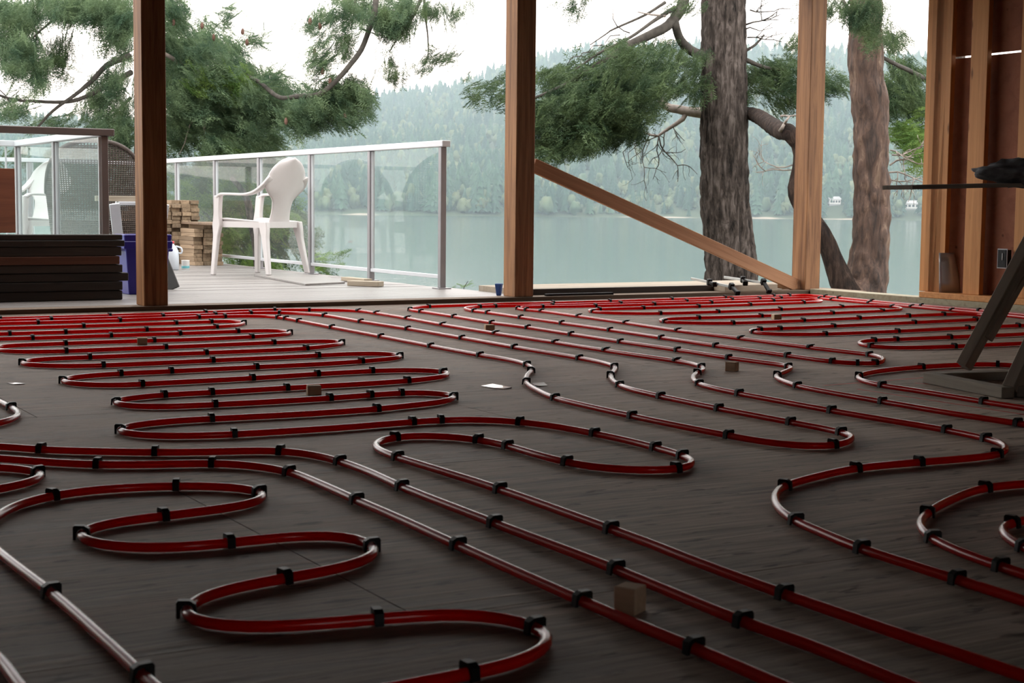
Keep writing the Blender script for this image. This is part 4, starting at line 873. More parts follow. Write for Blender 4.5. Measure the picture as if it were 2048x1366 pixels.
for _ in range(11500):
    Y = Y0+6+(Y1+60-Y0)*rt.random()**1.25; xp = rt.uniform(-350, 2300); X = (xp-1024)/FPX*Y
    z = hill_z(X, Y)
    if z < ZW+1.1: continue
    spots.append((Y, X, z))
spots.sort(); nind = 0; batches = {0: [], 1: []}
def house_y(xp, yp):
    Y = Y0+8
    while Y < Y1:
        q = Q(xp, yp, Y)
        if hill_z(q.x, Y) >= q.z-.3: return Y
        Y += 1
    return Y
HY = (house_y(1666, 408), house_y(1816, 417))
boathouse = [(1652, 1684, HY[0]+12), (1796, 1840, HY[1]+12)]
for (Y, X, z) in spots:
    xp = 1024+X/Y*FPX
    if any(a < xp < b and Y < yy for a, b, yy in boathouse): continue
    near = (Y-Y0) < 90
    br = rt.random() < (.40 if near else .25)
    hgt = rt.uniform(9, 16) if br else rt.uniform(12, 26)*(1 if near else .8)
    if 1150 < xp < 1420 and near: hgt *= .6
    k = (5+rt.integers(3)) if br else rt.integers(5); s_ = hgt*(.95 if br else 1); wd = s_*(rt.uniform(.7, 1.05) if br else rt.uniform(.7, 1.05))
    a = rt.uniform(0, 6.28)
    if nind < 290 and near and 380 < xp < 1860 and not (265 < xp < 325):
        o = bpy.data.objects.new('shore_conifer' if k < 5 else 'shore_broadleaf_tree', TM[k]); COL.objects.link(o)
        place(o, Matrix.Translation((X, Y, z-.5)) @ Matrix.Rotation(a, 4, 'Z') @ Matrix.Diagonal((wd, wd, s_, 1)))
        zone = 'seen through the long glass railing' if xp < 885 else 'left of the middle post' if xp < 1040 else 'between the middle post and the fir trunk' if xp < 1450 else 'between the fir trunk and the right post' if xp < 1625 else 'right of the right post'
        kn = 'dark pointed conifer' if k < 5 else 'rounded lighter green tree'
        tagit(o, kn+' on the far shore, '+zone, 'tree', ('conifers' if k < 5 else 'broadleaf trees')+' on the far shore '+zone); nind += 1
    else:
        V, F = (TREES+BRO)[k]; c_, s2 = cos(a), sin(a)
        Vn = np.stack([(V[:, 0]*c_-V[:, 1]*s2)*wd+X, (V[:, 0]*s2+V[:, 1]*c_)*wd+Y, V[:, 2]*s_+z-.5], -1); batches[0 if k < 5 else 1].append((Vn, F))
for k, bt in batches.items():
    off = 0; Fs = []
    for V, F in bt: Fs.append(F+off); off += len(V)
    world_obj('hill_conifers' if k == 0 else 'hill_broadleaf_trees', mesh_np('forest', np.vstack([b_[0] for b_ in bt]), np.vstack(Fs)), M['farfir'] if k == 0 else M['farleaf'],
              kind='stuff', label='dense conifer forest covering the hazy hill across the lake' if k == 0 else 'lighter green broadleaf trees scattered through the hill forest', cat='forest')
# houses on the far shore, boat
M['hwall'] = simple('white_house_wall', (.75, .75, .74), .7); M['hroof'] = simple('grey_roof', (.32, .33, .34), .7); M['hwin'] = simple('dark_window', (.05, .06, .07), .2)
def house(xp, yp, wpx, hpx, lab):
    Y = house_y(xp, yp); c = Q(xp, yp, Y); k = Y/FPX; w_, h_ = wpx*k, hpx*k; d_ = w_*.8; W = Matrix.Translation(c) @ Matrix.Rotation(.25, 4, 'Z')
    r_ = empty('shore_house', W, lab, 'house')
    obj('wall', box_me((w_, d_, h_*.62)), M['hwall'], W @ Matrix.Translation((0, 0, h_*.31)), r_)
    bm = bmesh.new(); a, e = w_*.56, d_*.56; z0 = h_*.62; z1 = h_
    q = [bm.verts.new(p_) for p_ in ((-a, -e, z0), (a, -e, z0), (a, e, z0), (-a, e, z0), (-a, 0, z1), (a, 0, z1))]
    for f in ((0, 1, 5, 4), (2, 3, 4, 5), (0, 4, 3), (1, 2, 5), (3, 2, 1, 0)): bm.faces.new([q[i] for i in f])
    obj('roof', bm, M['hroof'], W, r_)
    for i in range(4):
        obj('window', box_me((w_*.15, .1, h_*.28)), M['hwin'], W @ Matrix.Translation((w_*(-.36+.24*i), -d_/2-.03, h_*.33)), r_)
    obj('foundation', box_me((w_*.98, d_*.98, 3)), M['hroof'], W @ Matrix.Translation((0, 0, -1.5)), r_)
house(1666, 408, 24, 15, 'small white house with grey roof on the far shore beside the right post')
house(1816, 417, 34, 16, 'long low white house on the far shore right of the peeling tree')
bq = Q(1284, 440, 860); bq.z = ZW
W = Matrix.Translation(bq); br_ = empty('motor_boat', W, 'small white motor boat moored off the far beach', 'boat')
bm = bmesh.new(); rows = []
for i, (x, hw_) in enumerate(((-2.8, .9), (-1, 1.1), (1, 1.0), (2.4, .5), (3.2, .05))):
    rows.append([bm.verts.new((x, -hw_*.6, -.2)), bm.verts.new((x, hw_*.6, -.2)), bm.verts.new((x, hw_, .9+.06*i)), bm.verts.new((x, -hw_, .9+.06*i))])
for a, b in zip(rows[:-1], rows[1:]):
    for k in range(4): bm.faces.new((a[k], a[(k+1) % 4], b[(k+1) % 4], b[k]))
bm.faces.new(rows[0][::-1]); bm.faces.new(rows[-1]); obj('hull', bm, M['hwall'], W, br_)
obj('cabin', box_me((2.0, 1.4, 1.0), .15), M['hwall'], W @ Matrix.Translation((-.3, 0, 1.4)), br_)
# morning haze over the lake
hm = bpy.data.materials.new('lake_haze'); hm.use_nodes = True; t = hm.node_tree; t.nodes.clear(); out = N(t, 'ShaderNodeOutputMaterial')
vsn = N(t, 'ShaderNodeVolumeScatter'); vsn.inputs['Color'].default_value = (.60, .775, .87, 1); vsn.inputs['Density'].default_value = .00031; vsn.inputs['Anisotropy'].default_value = .0
t.links.new(vsn.outputs[0], out.inputs['Volume'])
world_obj('lake_haze', (lambda m_: (m_.transform(Matrix.Translation((50, 1430, 115))), m_)[1])(box_me((5000, 2700, 270), name='haze')), hm, kind='stuff', label='pale haze hanging over the lake and the hill', cat='haze')

# ------------------------------------------------------------------ near trees
def barkmat(name, c1, c2, c3):
    m, t, b = mat(name); g = N(t, 'ShaderNodeNewGeometry'); mp = N(t, 'ShaderNodeMapping'); mp.inputs['Scale'].default_value = (16, 16, 3.2)
    t.links.new(g.outputs['Position'], mp.inputs['Vector']); n = N(t, 'ShaderNodeTexNoise'); n.inputs['Scale'].default_value = 1; n.inputs['Detail'].default_value = 8; n.inputs['Roughness'].default_value = .7; n.inputs['Distortion'].default_value = .5
    t.links.new(mp.outputs[0], n.inputs['Vector']); r = ramp(t, [(.36, c1), (.5, c2), (.64, c3)]); t.links.new(n.outputs['Fac'], r.inputs[0]); t.links.new(r.outputs[0], b.inputs['Base Color']); b.inputs['Roughness'].default_value = .9; b.inputs['Specular IOR Level'].default_value = .2
    bp = N(t, 'ShaderNodeBump'); bp.inputs['Strength'].default_value = 1; bp.inputs['Distance'].default_value = .05; t.links.new(n.outputs['Fac'], bp.inputs['Height']); t.links.new(bp.outputs[0], b.inputs['Normal']); return m
M['firbark'] = barkmat('fir_bark', (.012, .010, .009), (.07, .055, .047), (.17, .14, .125))
M['branch'] = simple('branch_bark', (.06, .052, .043), .9, var=.3, scale=20)
M['deadbranch'] = simple('bleached_branch_wood', (.25, .21, .18), .85, var=.3, scale=12)
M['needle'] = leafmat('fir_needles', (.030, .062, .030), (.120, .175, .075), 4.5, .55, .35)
M['needle_m'] = leafmat('pale_fir_needles', (.055, .105, .060), (.19, .27, .14), 4.5, .55, .4)  # paler needle green for the left fir
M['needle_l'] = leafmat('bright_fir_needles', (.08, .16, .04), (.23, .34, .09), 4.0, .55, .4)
M['needle_d'] = leafmat('shade_toned_fir_needles', (.016, .040, .020), (.055, .095, .040), 3.5, .55, .3)  # darker copy of the needles, crown shade put into the colour
def arbmat():
    m, t, b = mat('arbutus_bark'); g = N(t, 'ShaderNodeNewGeometry'); mp = N(t, 'ShaderNodeMapping'); mp.inputs['Scale'].default_value = (13, 13, 2.4)
    t.links.new(g.outputs['Position'], mp.inputs['Vector']); n = N(t, 'ShaderNodeTexNoise'); n.inputs['Scale'].default_value = 1; n.inputs['Detail'].default_value = 7; n.inputs['Roughness'].default_value = .68; n.inputs['Distortion'].default_value = .8
    t.links.new(mp.outputs[0], n.inputs['Vector']); r = ramp(t, [(.36, (.026, .016, .012)), (.48, (.070, .041, .030)), (.58, (.115, .068, .048)), (.70, (.23, .16, .11))]); t.links.new(n.outputs['Fac'], r.inputs[0])
    t.links.new(r.outputs[0], b.inputs['Base Color']); b.inputs['Roughness'].default_value = .8
    bp = N(t, 'ShaderNodeBump'); bp.inputs['Strength'].default_value = .8; bp.inputs['Distance'].default_value = .03; t.links.new(n.outputs['Fac'], bp.inputs['Height']); t.links.new(bp.outputs[0], b.inputs['Normal']); return m
M['arb'] = arbmat()
M['arblimb'] = barkmat('dark_limb_bark', (.012, .009, .008), (.035, .022, .017), (.085, .055, .042))
def spray_arr(seed):
    """a drooping fir spray 1 unit long, pointing +x: twig, side twigs, needles as thin blades"""
    r_ = np.random.default_rng(seed); V = []; F = []
    def blade(p_, d, L, w_):
        d = d/np.linalg.norm(d); s_ = np.cross(d, r_.standard_normal(3)); s_ /= np.linalg.norm(s_)+1e-9; b = len(V)
        V.extend([p_-s_*w_/2, p_+s_*w_/2, p_+d*L]); F.append((b, b+1, b+2))
    def twig(p_, d, L, n):
        d = d/np.linalg.norm(d); s_ = np.array([-d[1], d[0], 0]); s_ /= np.linalg.norm(s_)+1e-9; b = len(V); e = p_+d*L+np.array([0, 0, -.10*L])
        V.extend([p_-s_*.006, p_+s_*.006, e]); F.append((b, b+1, b+2))
        for k in range(n):
            t_ = (k+.5)/n; q = p_+(e-p_)*t_; a = 1 if k % 2 else -1
            dd = d*.55+s_*a*r_.uniform(.5, .9)+np.array([0, 0, r_.uniform(-.25, .45)]); blade(q, dd, r_.uniform(.10, .15), .036)
        blade(e-d*.02, d, .12, .03)
    m = np.array([1, 0, 0.]); p0_ = np.zeros(3)
    twig(p0_, m, 1.0, 22)
    for k in range(9):
        t_ = .08+.09*k; a = 1 if k % 2 else -1; L = (.52-.38*t_)*r_.uniform(.8, 1.15)
        twig(np.array([t_, 0, -.10*t_]), np.array([.72, a*.72, r_.uniform(-.2, .1)]), L, max(5, int(L*24)))
    return np.array(V), np.array(F)
SPR = [spray_arr(s) for s in range(5)]
def inpoly(x, y, poly):
    c = False; n = len(poly)
    for i in range(n):
        x1, y1 = poly[i]; x2, y2 = poly[i-1]
        if (y1 > y) != (y2 > y) and x < (x2-x1)*(y-y1)/(y2-y1)+x1: c = not c
    return c
def foliage(name, parent, masses, mkey, seed):
    """masses: (outline in the view, distance, spread, count, length, direction) -> sprays at real distances; returns one mesh"""
    r_ = np.random.default_rng(seed); Vs, Fs, off = [], [], 0
    for (poly, Y, dy, cnt, L0, dirf, clump) in masses:
        xs_ = [p_[0] for p_ in poly]; ys_ = [p_[1] for p_ in poly]; cl = []
        while len(cl) < clump:
            x, y = r_.uniform(min(xs_), max(xs_)), r_.uniform(min(ys_), max(ys_))
            if inpoly(x, y, poly): cl.append((x, y, r_.uniform(-dy, dy)))
        got = 0; guard = 0; CA = [(r_.normal()*.35, r_.normal()*.7) for _ in cl]
        cnt = int(cnt*1.5)
        while got < cnt and guard < cnt*30:
            guard += 1
            ci = r_.integers(len(cl)); cx_, cy_, cd = cl[ci]; sg = L0*FPX/Y*.42
            x, y = cx_+r_.normal()*sg*.62, cy_+r_.normal()*sg*.42
            a0, a1 = CA[ci]
            got += 1
            p_ = np.array(Q(x, y, Y+cd+r_.uniform(-.12, .12)))
            ang_, drp = dirf; ang_ = ang_+a0; az = a1+r_.normal()*.4
            d = np.array([cos(ang_)*cos(az), sin(az)*.9, sin(ang_)*cos(az)])+r_.normal(size=3)*.22; d[2] -= drp*r_.uniform(.4, 1.3); d /= np.linalg.norm(d)
            up_ = np.array([0, 0, 1.])+r_.normal(size=3)*.35; s_ = np.cross(up_, d); s_ /= np.linalg.norm(s_)+1e-9; n_ = np.cross(d, s_)
            L = L0*r_.uniform(.5, 1.0)*(.82 if r_.random() < .85 else 1.25); V, F = SPR[r_.integers(5)]
            Vs.append(p_+L*((V[:, :1]-.5)*d+V[:, 1:2]*s_+V[:, 2:]*n_)); Fs.append(F+off); off += len(V)
    return world_obj(name, mesh_np(name, np.vstack(Vs), np.vstack(Fs)), M[mkey], parent, kind='stuff')
def limb(parent, pts, r0, r1, m_, name='branch', sides=8, rough=.12, step=None):
    W3 = [Q(x, y, Y) for x, y, Y in pts]; S = catmull(W3, step or .08); n = len(S)
    rad = [r0+(r1-r0)*(i/(n-1))**.8 for i in range(n)]
    return world_obj(name, tube_me(S, rad, sides, rough=rough, seed=len(bpy.data.objects) % 13), M[m_], parent)
def trunk(parent, pts, m_, name='trunk', sides=40, rough=.07, step=.06, ridg=0):
    """pts: (xpix,ypix,Y,radius m)"""
    W3 = [Q(x, y, Y) for x, y, Y, r in pts]; S = catmull(W3, step); n = len(S)
    zz_ = np.array([p_.z for p_ in S]); zs_ = np.array([p_.z for p_ in W3]); rr_ = np.array([p_[3] for p_ in pts]); o_ = np.argsort(zs_)
    rad = np.interp(zz_, zs_[o_], rr_[o_]); V, F, caps = sweep_arrays(S, rad, sides, rough=rough, seed=3)
    if ridg:
        c = np.repeat(np.array([list(p_) for p_ in S]), sides, 0); d = V[:n*sides]-c
        for i in range(n*sides):
            a = atan2(d[i, 1], d[i, 0]); p_ = Vector((cos(a)*3.2, sin(a)*3.2, V[i, 2]*1.25)); q = 1-abs(mnoise.noise(p_*1.9))*2; q2 = mnoise.noise(p_*4.1)
            d[i] *= 1+ridg*(q-.4)+ridg*.5*q2
        V[:n*sides] = c+d
    return world_obj(name, merge([(V, F, caps)]), M[m_], parent)
# --- big fir with the ridged trunk
big = empty('fir_tree', Q(1450, 700, 19.0), 'big fir tree with thick ridged trunk rising between the middle and right posts', 'tree')
YB = 19.0; kx = YB/FPX
trunk(big, [(1448, -260, YB, 40*kx), (1447, 0, YB, 42*kx), (1448, 200, YB, 45*kx), (1450, 400, YB, 47*kx), (1458, 480, YB, 48*kx), (1463, 560, YB, 52*kx), (1464, 640, YB, 60*kx), (1464, 950, YB, 75*kx)], 'firbark', sides=96, rough=.05, step=.035, ridg=.075)
limb(big, [(1375, -60, 18.6), (1368, 0, 18.4), (1355, 30, 18.3), (1335, 52, 18.2), (1300, 70, 18.1), (1262, 88, 18), (1225, 112, 17.9), (1180, 140, 17.9), (1130, 170, 18), (1060, 200, 18)], .085, .015, 'branch')
limb(big, [(1350, 45, 18.2), (1358, 75, 18.4), (1380, 100, 18.7), (1410, 112, 18.9)], .05, .06, 'branch')
limb(big, [(1350, 15, 18.3), (1310, 40, 18), (1260, 75, 17.8), (1200, 105, 17.8), (1150, 140, 17.8)], .03, .010, 'branch')
limb(big, [(1330, 5, 18.3), (1290, 30, 18.1), (1220, 62, 18), (1215, 66, 18), (1180, 90, 18)], .022, .006, 'branch')
limb(big, [(1275, 24, 18), (1300, 29, 18), (1330, 32, 18.1)], .006, .016, 'deadbranch')
limb(big, [(1226, 18, 18), (1226, 38, 18), (1234, 52, 18), (1248, 62, 18), (1260, 66, 18)], .004, .008, 'branch')
for (x, y) in ((1205, 90), (1185, 104), (1240, 70), (1165, 112)):
    limb(big, [(x, y, 17.9), (x-20, y+2, 17.8), (x-30, y+16, 17.8)], .008, .004, 'branch', sides=5)
limb(big, [(1485, 105, 19), (1510, 90, 19), (1528, 70, 19.1)], .02, .012, 'branch')
limb(big, [(1488, 118, 19), (1530, 135, 19.1), (1570, 140, 19.3), (1640, 150, 19.4)], .03, .008, 'branch')
limb(big, [(1486, 60, 19), (1500, 55, 19), (1520, 62, 19), (1545, 55, 19)], .012, .004, 'branch', sides=5)
D = radians
foliage('foliage', big, [
    ([(950, 165), (985, 172), (1010, 150), (1060, 175), (1085, 205), (1080, 300), (1060, 300), (1030, 245), (985, 200), (955, 190)], 17.4, .4, 130, .34, (D(200), .35), 34),
    ([(1060, 190), (1100, 130), (1130, 140), (1160, 120), (1225, 95), (1270, 78), (1320, 100), (1340, 140), (1330, 190), (1290, 225), (1275, 270), (1240, 262), (1180, 290), (1130, 300), (1110, 315), (1075, 310)], 18.0, .9, 900, .36, (D(205), .45), 150),
    ([(1290, 90), (1340, 80), (1400, 110), (1402, 200), (1370, 205), (1330, 200), (1300, 170)], 18.6, .5, 150, .3, (D(220), .5), 34),
    ([(1300, 0), (1400, 0), (1395, 20), (1340, 30), (1310, 20)], 18.6, .5, 26, .25, (D(200), .5), 10),
    ([(1138, 0), (1172, 0), (1168, 16), (1150, 24), (1138, 15)], 18.0, .3, 16, .26, (D(250), .6), 6),
    ([(1486, 130), (1520, 125), (1600, 130), (1700, 128), (1702, 200), (1640, 205), (1600, 200), (1560, 215), (1520, 200), (1490, 205)], 19.3, .5, 300, .34, (D(-15), .55), 46),
    ([(1566, 75), (1592, 68), (1604, 80), (1604, 110), (1585, 104), (1568, 92)], 19.3, .3, 20, .3, (D(200), .4), 8),
    ([(1583, 0), (1625, 0), (1700, 0), (1700, 40), (1660, 38), (1612, 30), (1600, 45), (1588, 20)], 19.6, .4, 60, .28, (D(240), .6), 16),
], 'needle', 11)
foliage('shade_toned_foliage', big, [  # inner sprays, their shade carried by the darker needle colour
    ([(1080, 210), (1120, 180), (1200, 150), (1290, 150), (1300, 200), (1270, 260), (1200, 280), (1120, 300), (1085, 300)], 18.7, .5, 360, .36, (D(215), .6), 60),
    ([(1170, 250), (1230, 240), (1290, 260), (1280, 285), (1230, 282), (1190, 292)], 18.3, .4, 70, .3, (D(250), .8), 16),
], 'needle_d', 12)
# --- arbutus with peeling bark and the crooked bare limb
arb = empty('arbutus_tree', Q(1735, 700, 15.0), 'peeling reddish bark tree standing right of the right post, with a crooked bare limb', 'tree')
YA = 15.0; kx = YA/FPX
trunk(arb, [(1726, -260, YA, 30*kx), (1732, 0, YA, 31*kx), (1730, 80, YA, 33*kx), (1734, 160, YA, 33*kx), (1738, 190, YA, 36*kx), (1742, 240, YA, 34*kx), (1742, 330, YA, 34*kx), (1744, 430, YA, 36*kx), (1738, 520, YA, 38*kx), (1728, 570, YA, 46*kx), (1714, 610, YA, 64*kx), (1708, 900, YA, 90*kx)], 'arb', sides=64, rough=.14, step=.04, ridg=.04)
trunk(arb, [(1712, 640, 14.9, .16), (1700, 600, 14.8, .13), (1682, 560, 14.8, .115), (1668, 525, 14.8, .10), (1655, 490, 14.8, .09), (1636, 455, 14.8, .085), (1612, 425, 14.9, .082), (1598, 400, 15, .085), (1592, 375, 15, .082), (1600, 340, 15, .08), (1603, 310, 15, .075), (1596, 285, 15, .078), (1580, 268, 15, .082), (1562, 262, 15.5, .085), (1542, 250, 16.4, .085), (1524, 237, 17.6, .085), (1507, 229, 19.0, .083), (1490, 226, 20.0, .08), (1470, 226, 20.4, .075)], 'arblimb', 'branch', sides=20, rough=.12)
limb(arb, [(1716, 556, 15.0), (1700, 574, 14.9), (1682, 590, 14.8), (1664, 606, 14.7), (1645, 630, 14.6)], .12, .07, 'arb', 'root', 20, .12)
# hidden stretch behind the fir trunk leads on to the bleached end
trunk(arb, [(1470, 226, 20.4, .075), (1440, 226, 20.4, .075), (1410, 226, 20.2, .075)], 'arblimb', 'branch', sides=16, rough=.1)
def limb2(pts, r0, r1, m_='deadbranch', sides=10): return limb(arb, pts, r0, r1, m_, 'branch', sides, .18)
limb2([(1412, 226, 20.2), (1390, 224, 20), (1372, 222, 20), (1355, 218, 20), (1340, 216, 20), (1325, 208, 20), (1318, 200, 20)], .085, .045)
limb2([(1372, 226, 20), (1366, 238, 20), (1352, 248, 20), (1330, 262, 20), (1316, 272, 20), (1290, 266, 20)], .035, .012)
r3 = random.Random(4)
def twiggy(x, y, Y, ang_, L, r, depth):
    pts_ = [(x, y, Y)]; a = ang_
    for k in range(4): a += r3.uniform(-.45, .45); x += cos(a)*L/4; y += sin(a)*L/4; pts_.append((x, y, Y+r3.uniform(-.1, .1)))
    W3 = [Q(*p_) for p_ in pts_]; S = catmull(W3, .06); n = len(S); TW.append(sweep_arrays(S, [r*(1-.55*i/n) for i in range(n)], 5))
    if depth > 0:
        for k in range(3 if depth > 1 else 2): q = pts_[1+r3.randrange(4)]; twiggy(q[0], q[1], q[2], a+r3.choice((-1, 1))*r3.uniform(.4, 1.1), L*r3.uniform(.45, .75), r*.6, depth-1)
TW = []
for (x, y, a, L, r) in ((1318, 272, 2.0, 60, .010), (1318, 274, 1.3, 70, .011), (1300, 268, 2.2, 70, .009), (1330, 262, 1.5, 55, .009), (1290, 266, 1.9, 60, .009), (1345, 250, 1.0, 40, .007), (1316, 272, 2.6, 70, .008)): twiggy(x, y, 20, a, L, r, 2)
world_obj('bare_twigs', merge(TW, 'twigs'), M['branch'], arb, kind='stuff'); TW = []
for (x, y, a, L, r) in ((1585, 330, 2.9, 60, .007), (1583, 340, 3.4, 70, .007), (1560, 262, -1.2, 34, .02), (1562, 232, -.1, 30, .012)): twiggy(x, y, 15, a, L, r, 2 if L > 40 else 0)
for (x, y, a, L, r) in ((1780, 330, -.3, 60, .010), (1778, 345, -.1, 70, .010), (1782, 360, .2, 60, .008), (1784, 310, .3, 60, .010), (1780, 300, -.2, 50, .008)): twiggy(x, y, 15.6, a, L, r, 2)
world_obj('bare_twigs', merge(TW, 'twigs'), M['deadbranch'], arb, kind='stuff')
TW = []
for (x, y, a, L, r) in ((1490, 50, -.4, 70, .012), (1495, 75, -.1, 70, .010), (1500, 20, .1, 50, .01)): twiggy(x, y, 19, a, L, r, 2)
world_obj('bare_twigs', merge(TW, 'twigs'), M['branch'], big, kind='stuff')
# --- fir behind it, at the wall end
rf = empty('fir_tree', Q(1900, 700, 19.0), 'fir tree with drooping dark and bright green sprays between the peeling tree and the wall', 'tree')
trunk(rf, [(1905, -260, 20, .14), (1905, 200, 20, .16), (1905, 620, 20, .22), (1905, 900, 20, .25)], 'firbark', sides=20)
limb(rf, [(1760, 112, 17), (1790, 128, 17.4), (1820, 142, 18), (1860, 165, 19), (1900, 190, 20)], .02, .04, 'branch')
limb(rf, [(1684, 0, 16), (1700, 22, 16), (1712, 34, 15.6)], .02, .02, 'branch')
foliage('foliage', rf, [
    ([(1768, 118), (1800, 125), (1845, 140), (1850, 240), (1815, 245), (1790, 225), (1772, 215)], 18.5, .6, 240, .34, (D(-30), .7), 34),
    ([(1768, 60), (1790, 62), (1818, 78), (1815, 84), (1792, 80), (1800, 108), (1782, 100), (1768, 95)], 17, .3, 44, .26, (D(-30), .5), 9),
    ([(1705, 0), (1762, 0), (1765, 60), (1760, 110), (1735, 90), (1712, 70), (1702, 40)], 14.3, .2, 100, .25, (D(250), .7), 16)], 'needle', 21)
foliage('bright_foliage', rf, [([(1782, 255), (1800, 245), (1830, 250), (1838, 215), (1850, 215), (1850, 350), (1838, 330), (1810, 300), (1790, 285)], 18.0, .4, 170, .30, (D(160), .4), 24)], 'needle_l', 22)
# --- fir at left whose crown hangs over the deck
lf = empty('fir_tree', Q(400, 700, 19.5), 'large leafy fir behind the long glass railing, its branches reaching over the whole left side', 'tree')
trunk(lf, [(291, -300, 19.6, .10), (291, 0, 19.6, .13), (292, 300, 19.6, .15), (293, 600, 19.6, .17), (293, 1000, 19.6, .2)], 'firbark', sides=24)
limb(lf, [(378, 110, 18.5), (386, 140, 18.5), (391, 165, 18.5), (400, 200, 18.5), (405, 235, 18.5), (413, 275, 18.6), (418, 300, 18.7)], .035, .018, 'deadbranch')
limb(lf, [(325, 105, 18), (350, 120, 18.2), (375, 140, 18.4), (388, 160, 18.5)], .02, .04, 'deadbranch')
limb(lf, [(400, 228, 18.5), (380, 250, 18.5), (370, 285, 18.5), (358, 310, 18.5)], .012, .004, 'deadbranch', sides=5)
limb(lf, [(260, 112, 18), (215, 130, 17.8), (185, 160, 17.6), (150, 190, 17.4), (118, 212, 17.3), (95, 232, 17.3), (70, 262, 17.3)], .04, .012, 'branch')
limb(lf, [(262, 145, 18), (235, 160, 17.8), (190, 185, 17.6), (140, 203, 17.4), (60, 202, 17.2), (30, 200, 17.2), (-30, 180, 17)], .035, .012, 'branch')
limb(lf, [(120, 20, 17.2), (100, 45, 17.2), (80, 62, 17.2), (62, 80, 17.2)], .02, .008, 'branch')
limb(lf, [(262, 195, 18), (245, 212, 18), (215, 240, 18)], .02, .01, 'branch')
limb(lf, [(-40, 150, 17), (10, 190, 17), (25, 215, 17)], .01, .005, 'branch', sides=5)
limb(lf, [(752, -20, 17.5), (750, 20, 17.4), (738, 60, 17.3), (722, 100, 17.2), (700, 130, 17.1), (672, 162, 17.1), (640, 188, 17.1), (600, 192, 17.3), (560, 195, 17.6), (520, 165, 18), (490, 150, 18.5)], .035, .022, 'branch')
limb(lf, [(845, -10, 17.4), (830, 25, 17.3), (812, 55, 17.2), (790, 85, 17.2), (778, 105, 17.2)], .024, .006, 'branch')
limb(lf, [(848, -10, 17.4), (850, 30, 17.3), (855, 65, 17.2), (856, 110, 17.2), (850, 130, 17.2)], .016, .005, 'branch')
limb(lf, [(712, -10, 17.4), (708, 25, 17.4), (702, 60, 17.4)], .016, .006, 'branch')
limb(lf, [(902, -10, 17.4), (906, 30, 17.3), (912, 60, 17.2), (916, 85, 17.2)], .005, .002, 'branch', sides=5)
foliage('foliage', lf, [
    ([(318, 0), (345, 0), (352, 25), (400, 50), (440, 75), (470, 95), (500, 120), (505, 140), (560, 170), (610, 190), (640, 195), (640, 225), (600, 240), (560, 245), (545, 290), (560, 320), (520, 340), (420, 340), (420, 290), (380, 300), (345, 290), (320, 220)], 19.0, 1.2, 1700, .36, (D(-25), .5), 210),
    ([(420, 60), (440, 45), (450, 20), (465, 5), (470, 20), (455, 45), (425, 72)], 18, .3, 26, .24, (D(40), .1), 8),
    ([(480, 80), (540, 60), (530, 80), (500, 95), (480, 100)], 18, .3, 22, .28, (D(35), .1), 8),
    ([(560, 140), (575, 150), (560, 170), (530, 160), (545, 150)], 18, .3, 20, .25, (D(30), .1), 6),
    ([(590, 225), (620, 195), (680, 175), (725, 185), (735, 215), (700, 240), (640, 250), (600, 250), (570, 245)], 17.5, .5, 330, .32, (D(-30), .6), 50),
    ([(620, 40), (665, 20), (700, 25), (702, 70), (690, 120), (670, 150), (640, 170), (625, 135), (612, 110)], 17.3, .5, 150, .28, (D(200), .5), 40),
    ([(668, 0), (830, 0), (845, 20), (830, 50), (790, 80), (770, 70), (740, 40), (700, 30)], 17.4, .5, 210, .28, (D(250), .6), 36),
    ([(0, 0), (255, 0), (258, 120), (235, 90), (215, 40), (150, 30), (100, 30), (60, 40), (50, 110), (0, 100)], 17.6, .7, 620, .32, (D(240), .55), 90),
    ([(10, 95), (45, 60), (80, 110), (95, 170), (80, 180), (50, 150), (25, 170), (8, 160)], 17.2, .4, 190, .3, (D(260), .6), 30),
    ([(200, 60), (258, 40), (258, 300), (220, 270), (185, 240), (150, 230), (175, 200), (205, 150), (230, 110)], 17.9, .5, 260, .3, (D(255), .5), 50),
    ([(0, 190), (50, 185), (62, 210), (35, 235), (5, 240)], 17.1, .4, 50, .26, (D(200), .5), 10),
    ([(60, 235), (110, 228), (150, 225), (190, 245), (205, 260), (120, 258), (70, 255)], 17.6, .4, 60, .28, (D(200), .2), 14),
    ([(200, 280), (258, 270), (262, 330), (225, 330)], 18.2, .4, 50, .3, (D(200), .3), 10),
    ([(225, 255), (262, 240), (262, 290), (235, 285)], 18.2, .4, 30, .3, (D(200), .3), 8),
], 'needle_m', 31)
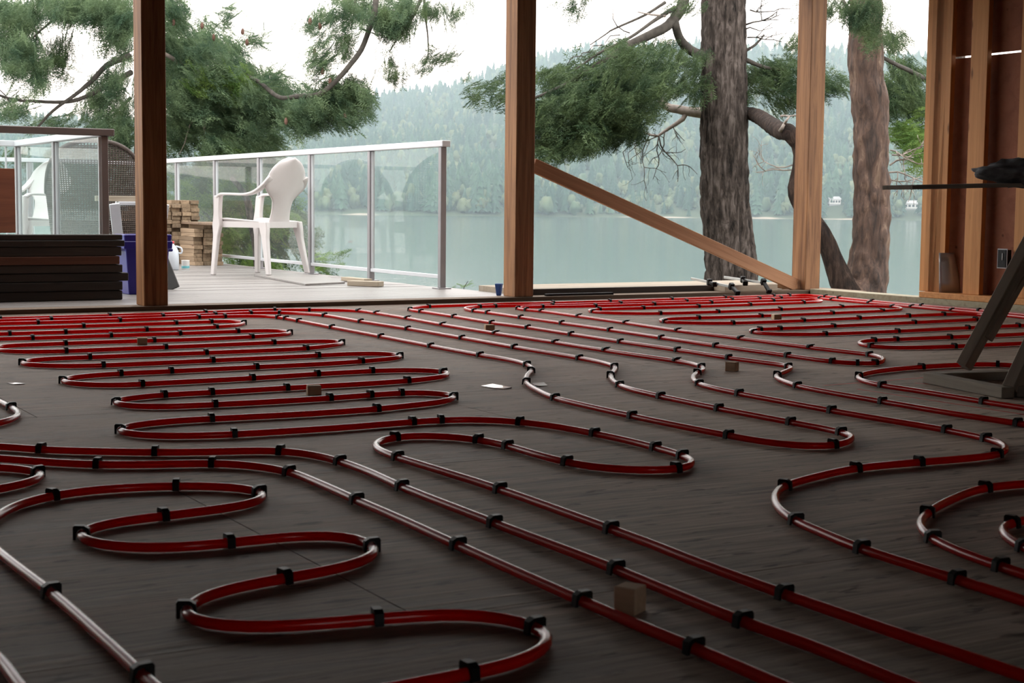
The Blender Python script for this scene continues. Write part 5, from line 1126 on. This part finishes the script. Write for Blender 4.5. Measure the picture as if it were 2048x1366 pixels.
foliage('shade_toned_foliage', lf, [  # shade painted by a darker needle green than the rest of this crown
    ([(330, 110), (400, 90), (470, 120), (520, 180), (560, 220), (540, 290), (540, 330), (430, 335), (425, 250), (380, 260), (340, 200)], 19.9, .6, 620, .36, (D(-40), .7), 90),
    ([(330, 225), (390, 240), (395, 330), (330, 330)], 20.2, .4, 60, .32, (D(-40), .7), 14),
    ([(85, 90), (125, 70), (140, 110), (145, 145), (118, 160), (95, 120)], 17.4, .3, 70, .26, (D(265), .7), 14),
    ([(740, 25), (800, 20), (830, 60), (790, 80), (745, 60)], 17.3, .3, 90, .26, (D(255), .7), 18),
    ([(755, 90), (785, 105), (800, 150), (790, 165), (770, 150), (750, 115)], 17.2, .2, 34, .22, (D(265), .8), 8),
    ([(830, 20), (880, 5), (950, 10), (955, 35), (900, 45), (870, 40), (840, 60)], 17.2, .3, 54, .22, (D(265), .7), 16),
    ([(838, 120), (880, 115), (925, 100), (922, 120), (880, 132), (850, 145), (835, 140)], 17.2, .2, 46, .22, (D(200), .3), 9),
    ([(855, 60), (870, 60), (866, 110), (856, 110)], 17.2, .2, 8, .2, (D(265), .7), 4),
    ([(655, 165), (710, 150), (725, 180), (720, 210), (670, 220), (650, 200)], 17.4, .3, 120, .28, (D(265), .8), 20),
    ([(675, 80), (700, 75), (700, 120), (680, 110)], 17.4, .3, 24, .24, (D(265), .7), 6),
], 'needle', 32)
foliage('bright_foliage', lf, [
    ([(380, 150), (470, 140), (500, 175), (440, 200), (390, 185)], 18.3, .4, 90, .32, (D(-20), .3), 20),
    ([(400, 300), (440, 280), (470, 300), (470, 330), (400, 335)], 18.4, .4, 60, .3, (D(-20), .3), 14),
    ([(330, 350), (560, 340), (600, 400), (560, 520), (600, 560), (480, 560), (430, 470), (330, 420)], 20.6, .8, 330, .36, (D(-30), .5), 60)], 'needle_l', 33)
foliage('low_foliage', lf, [([(320, 330), (560, 325), (600, 400), (620, 480), (660, 540), (560, 560), (470, 560), (440, 480), (330, 440)], 21.5, .8, 800, .38, (D(-30), .5), 120),
    ([(100, 300), (258, 300), (258, 420), (100, 400)], 21.5, .8, 160, .38, (D(200), .4), 30), ([(-100, 290), (100, 300), (90, 420), (-100, 420)], 21.5, .8, 140, .38, (D(200), .4), 30)], 'needle', 34)
# cones hanging in the left fir
M['cone'] = simple('fir_cone', (.13, .065, .045), .8, var=.3, scale=60)
r5 = random.Random(8)
cone_me = lathe([(.004, 0), (.016, .012), (.021, .035), (.017, .06), (.007, .08)], 8); cone_me.materials.append(M['cone'])
for (x, y) in ((347, 52), (428, 82), (404, 58), (494, 92), (485, 70), (620, 50), (640, 60), (660, 170), (690, 240), (572, 250), (629, 112), (645, 150)):
    q = Q(x, y, 17.9 if x < 560 else 17.1); o = obj('cone', cone_me, None, Matrix.Translation(q) @ Matrix.Rotation(r5.uniform(-.3, .3), 4, 'X'), lf)
# snag seen through the railing, sprout by the deck end
sg = empty('driftwood_snag', Q(470, 560, 18.5), 'grey broken snag standing beyond the glass railing left of the white chair', 'snag')
limb(sg, [(462, 355, 17.8), (478, 372, 17.8), (492, 395, 17.9), (500, 430, 18), (512, 480, 18.2), (520, 560, 18.4)], .025, .07, 'firbark', 'stem', 12, .3)
spr = empty('fir_sprout', Q(925, 600, 14.0), 'tiny fir sprout poking up beyond the deck corner right of the end rail post', 'sprout')
limb(spr, [(925, 640, 14), (926, 600, 14), (928, 575, 14), (936, 562, 14)], .006, .003, 'branch', 'stem', 5)
foliage('foliage', spr, [([(910, 578), (920, 566), (945, 560), (946, 572), (925, 580)], 14, .05, 7, .09, (D(30), 0), 4)], 'needle_l', 41)
foliage('foliage', lf, [([(630, 490), (665, 520), (690, 500), (668, 545), (620, 540)], 16.5, .2, 22, .26, (D(20), 0), 8)], 'needle_l', 42)
for _a in bpy.data.meshes:
    if _a.users == 0: bpy.data.meshes.remove(_a)
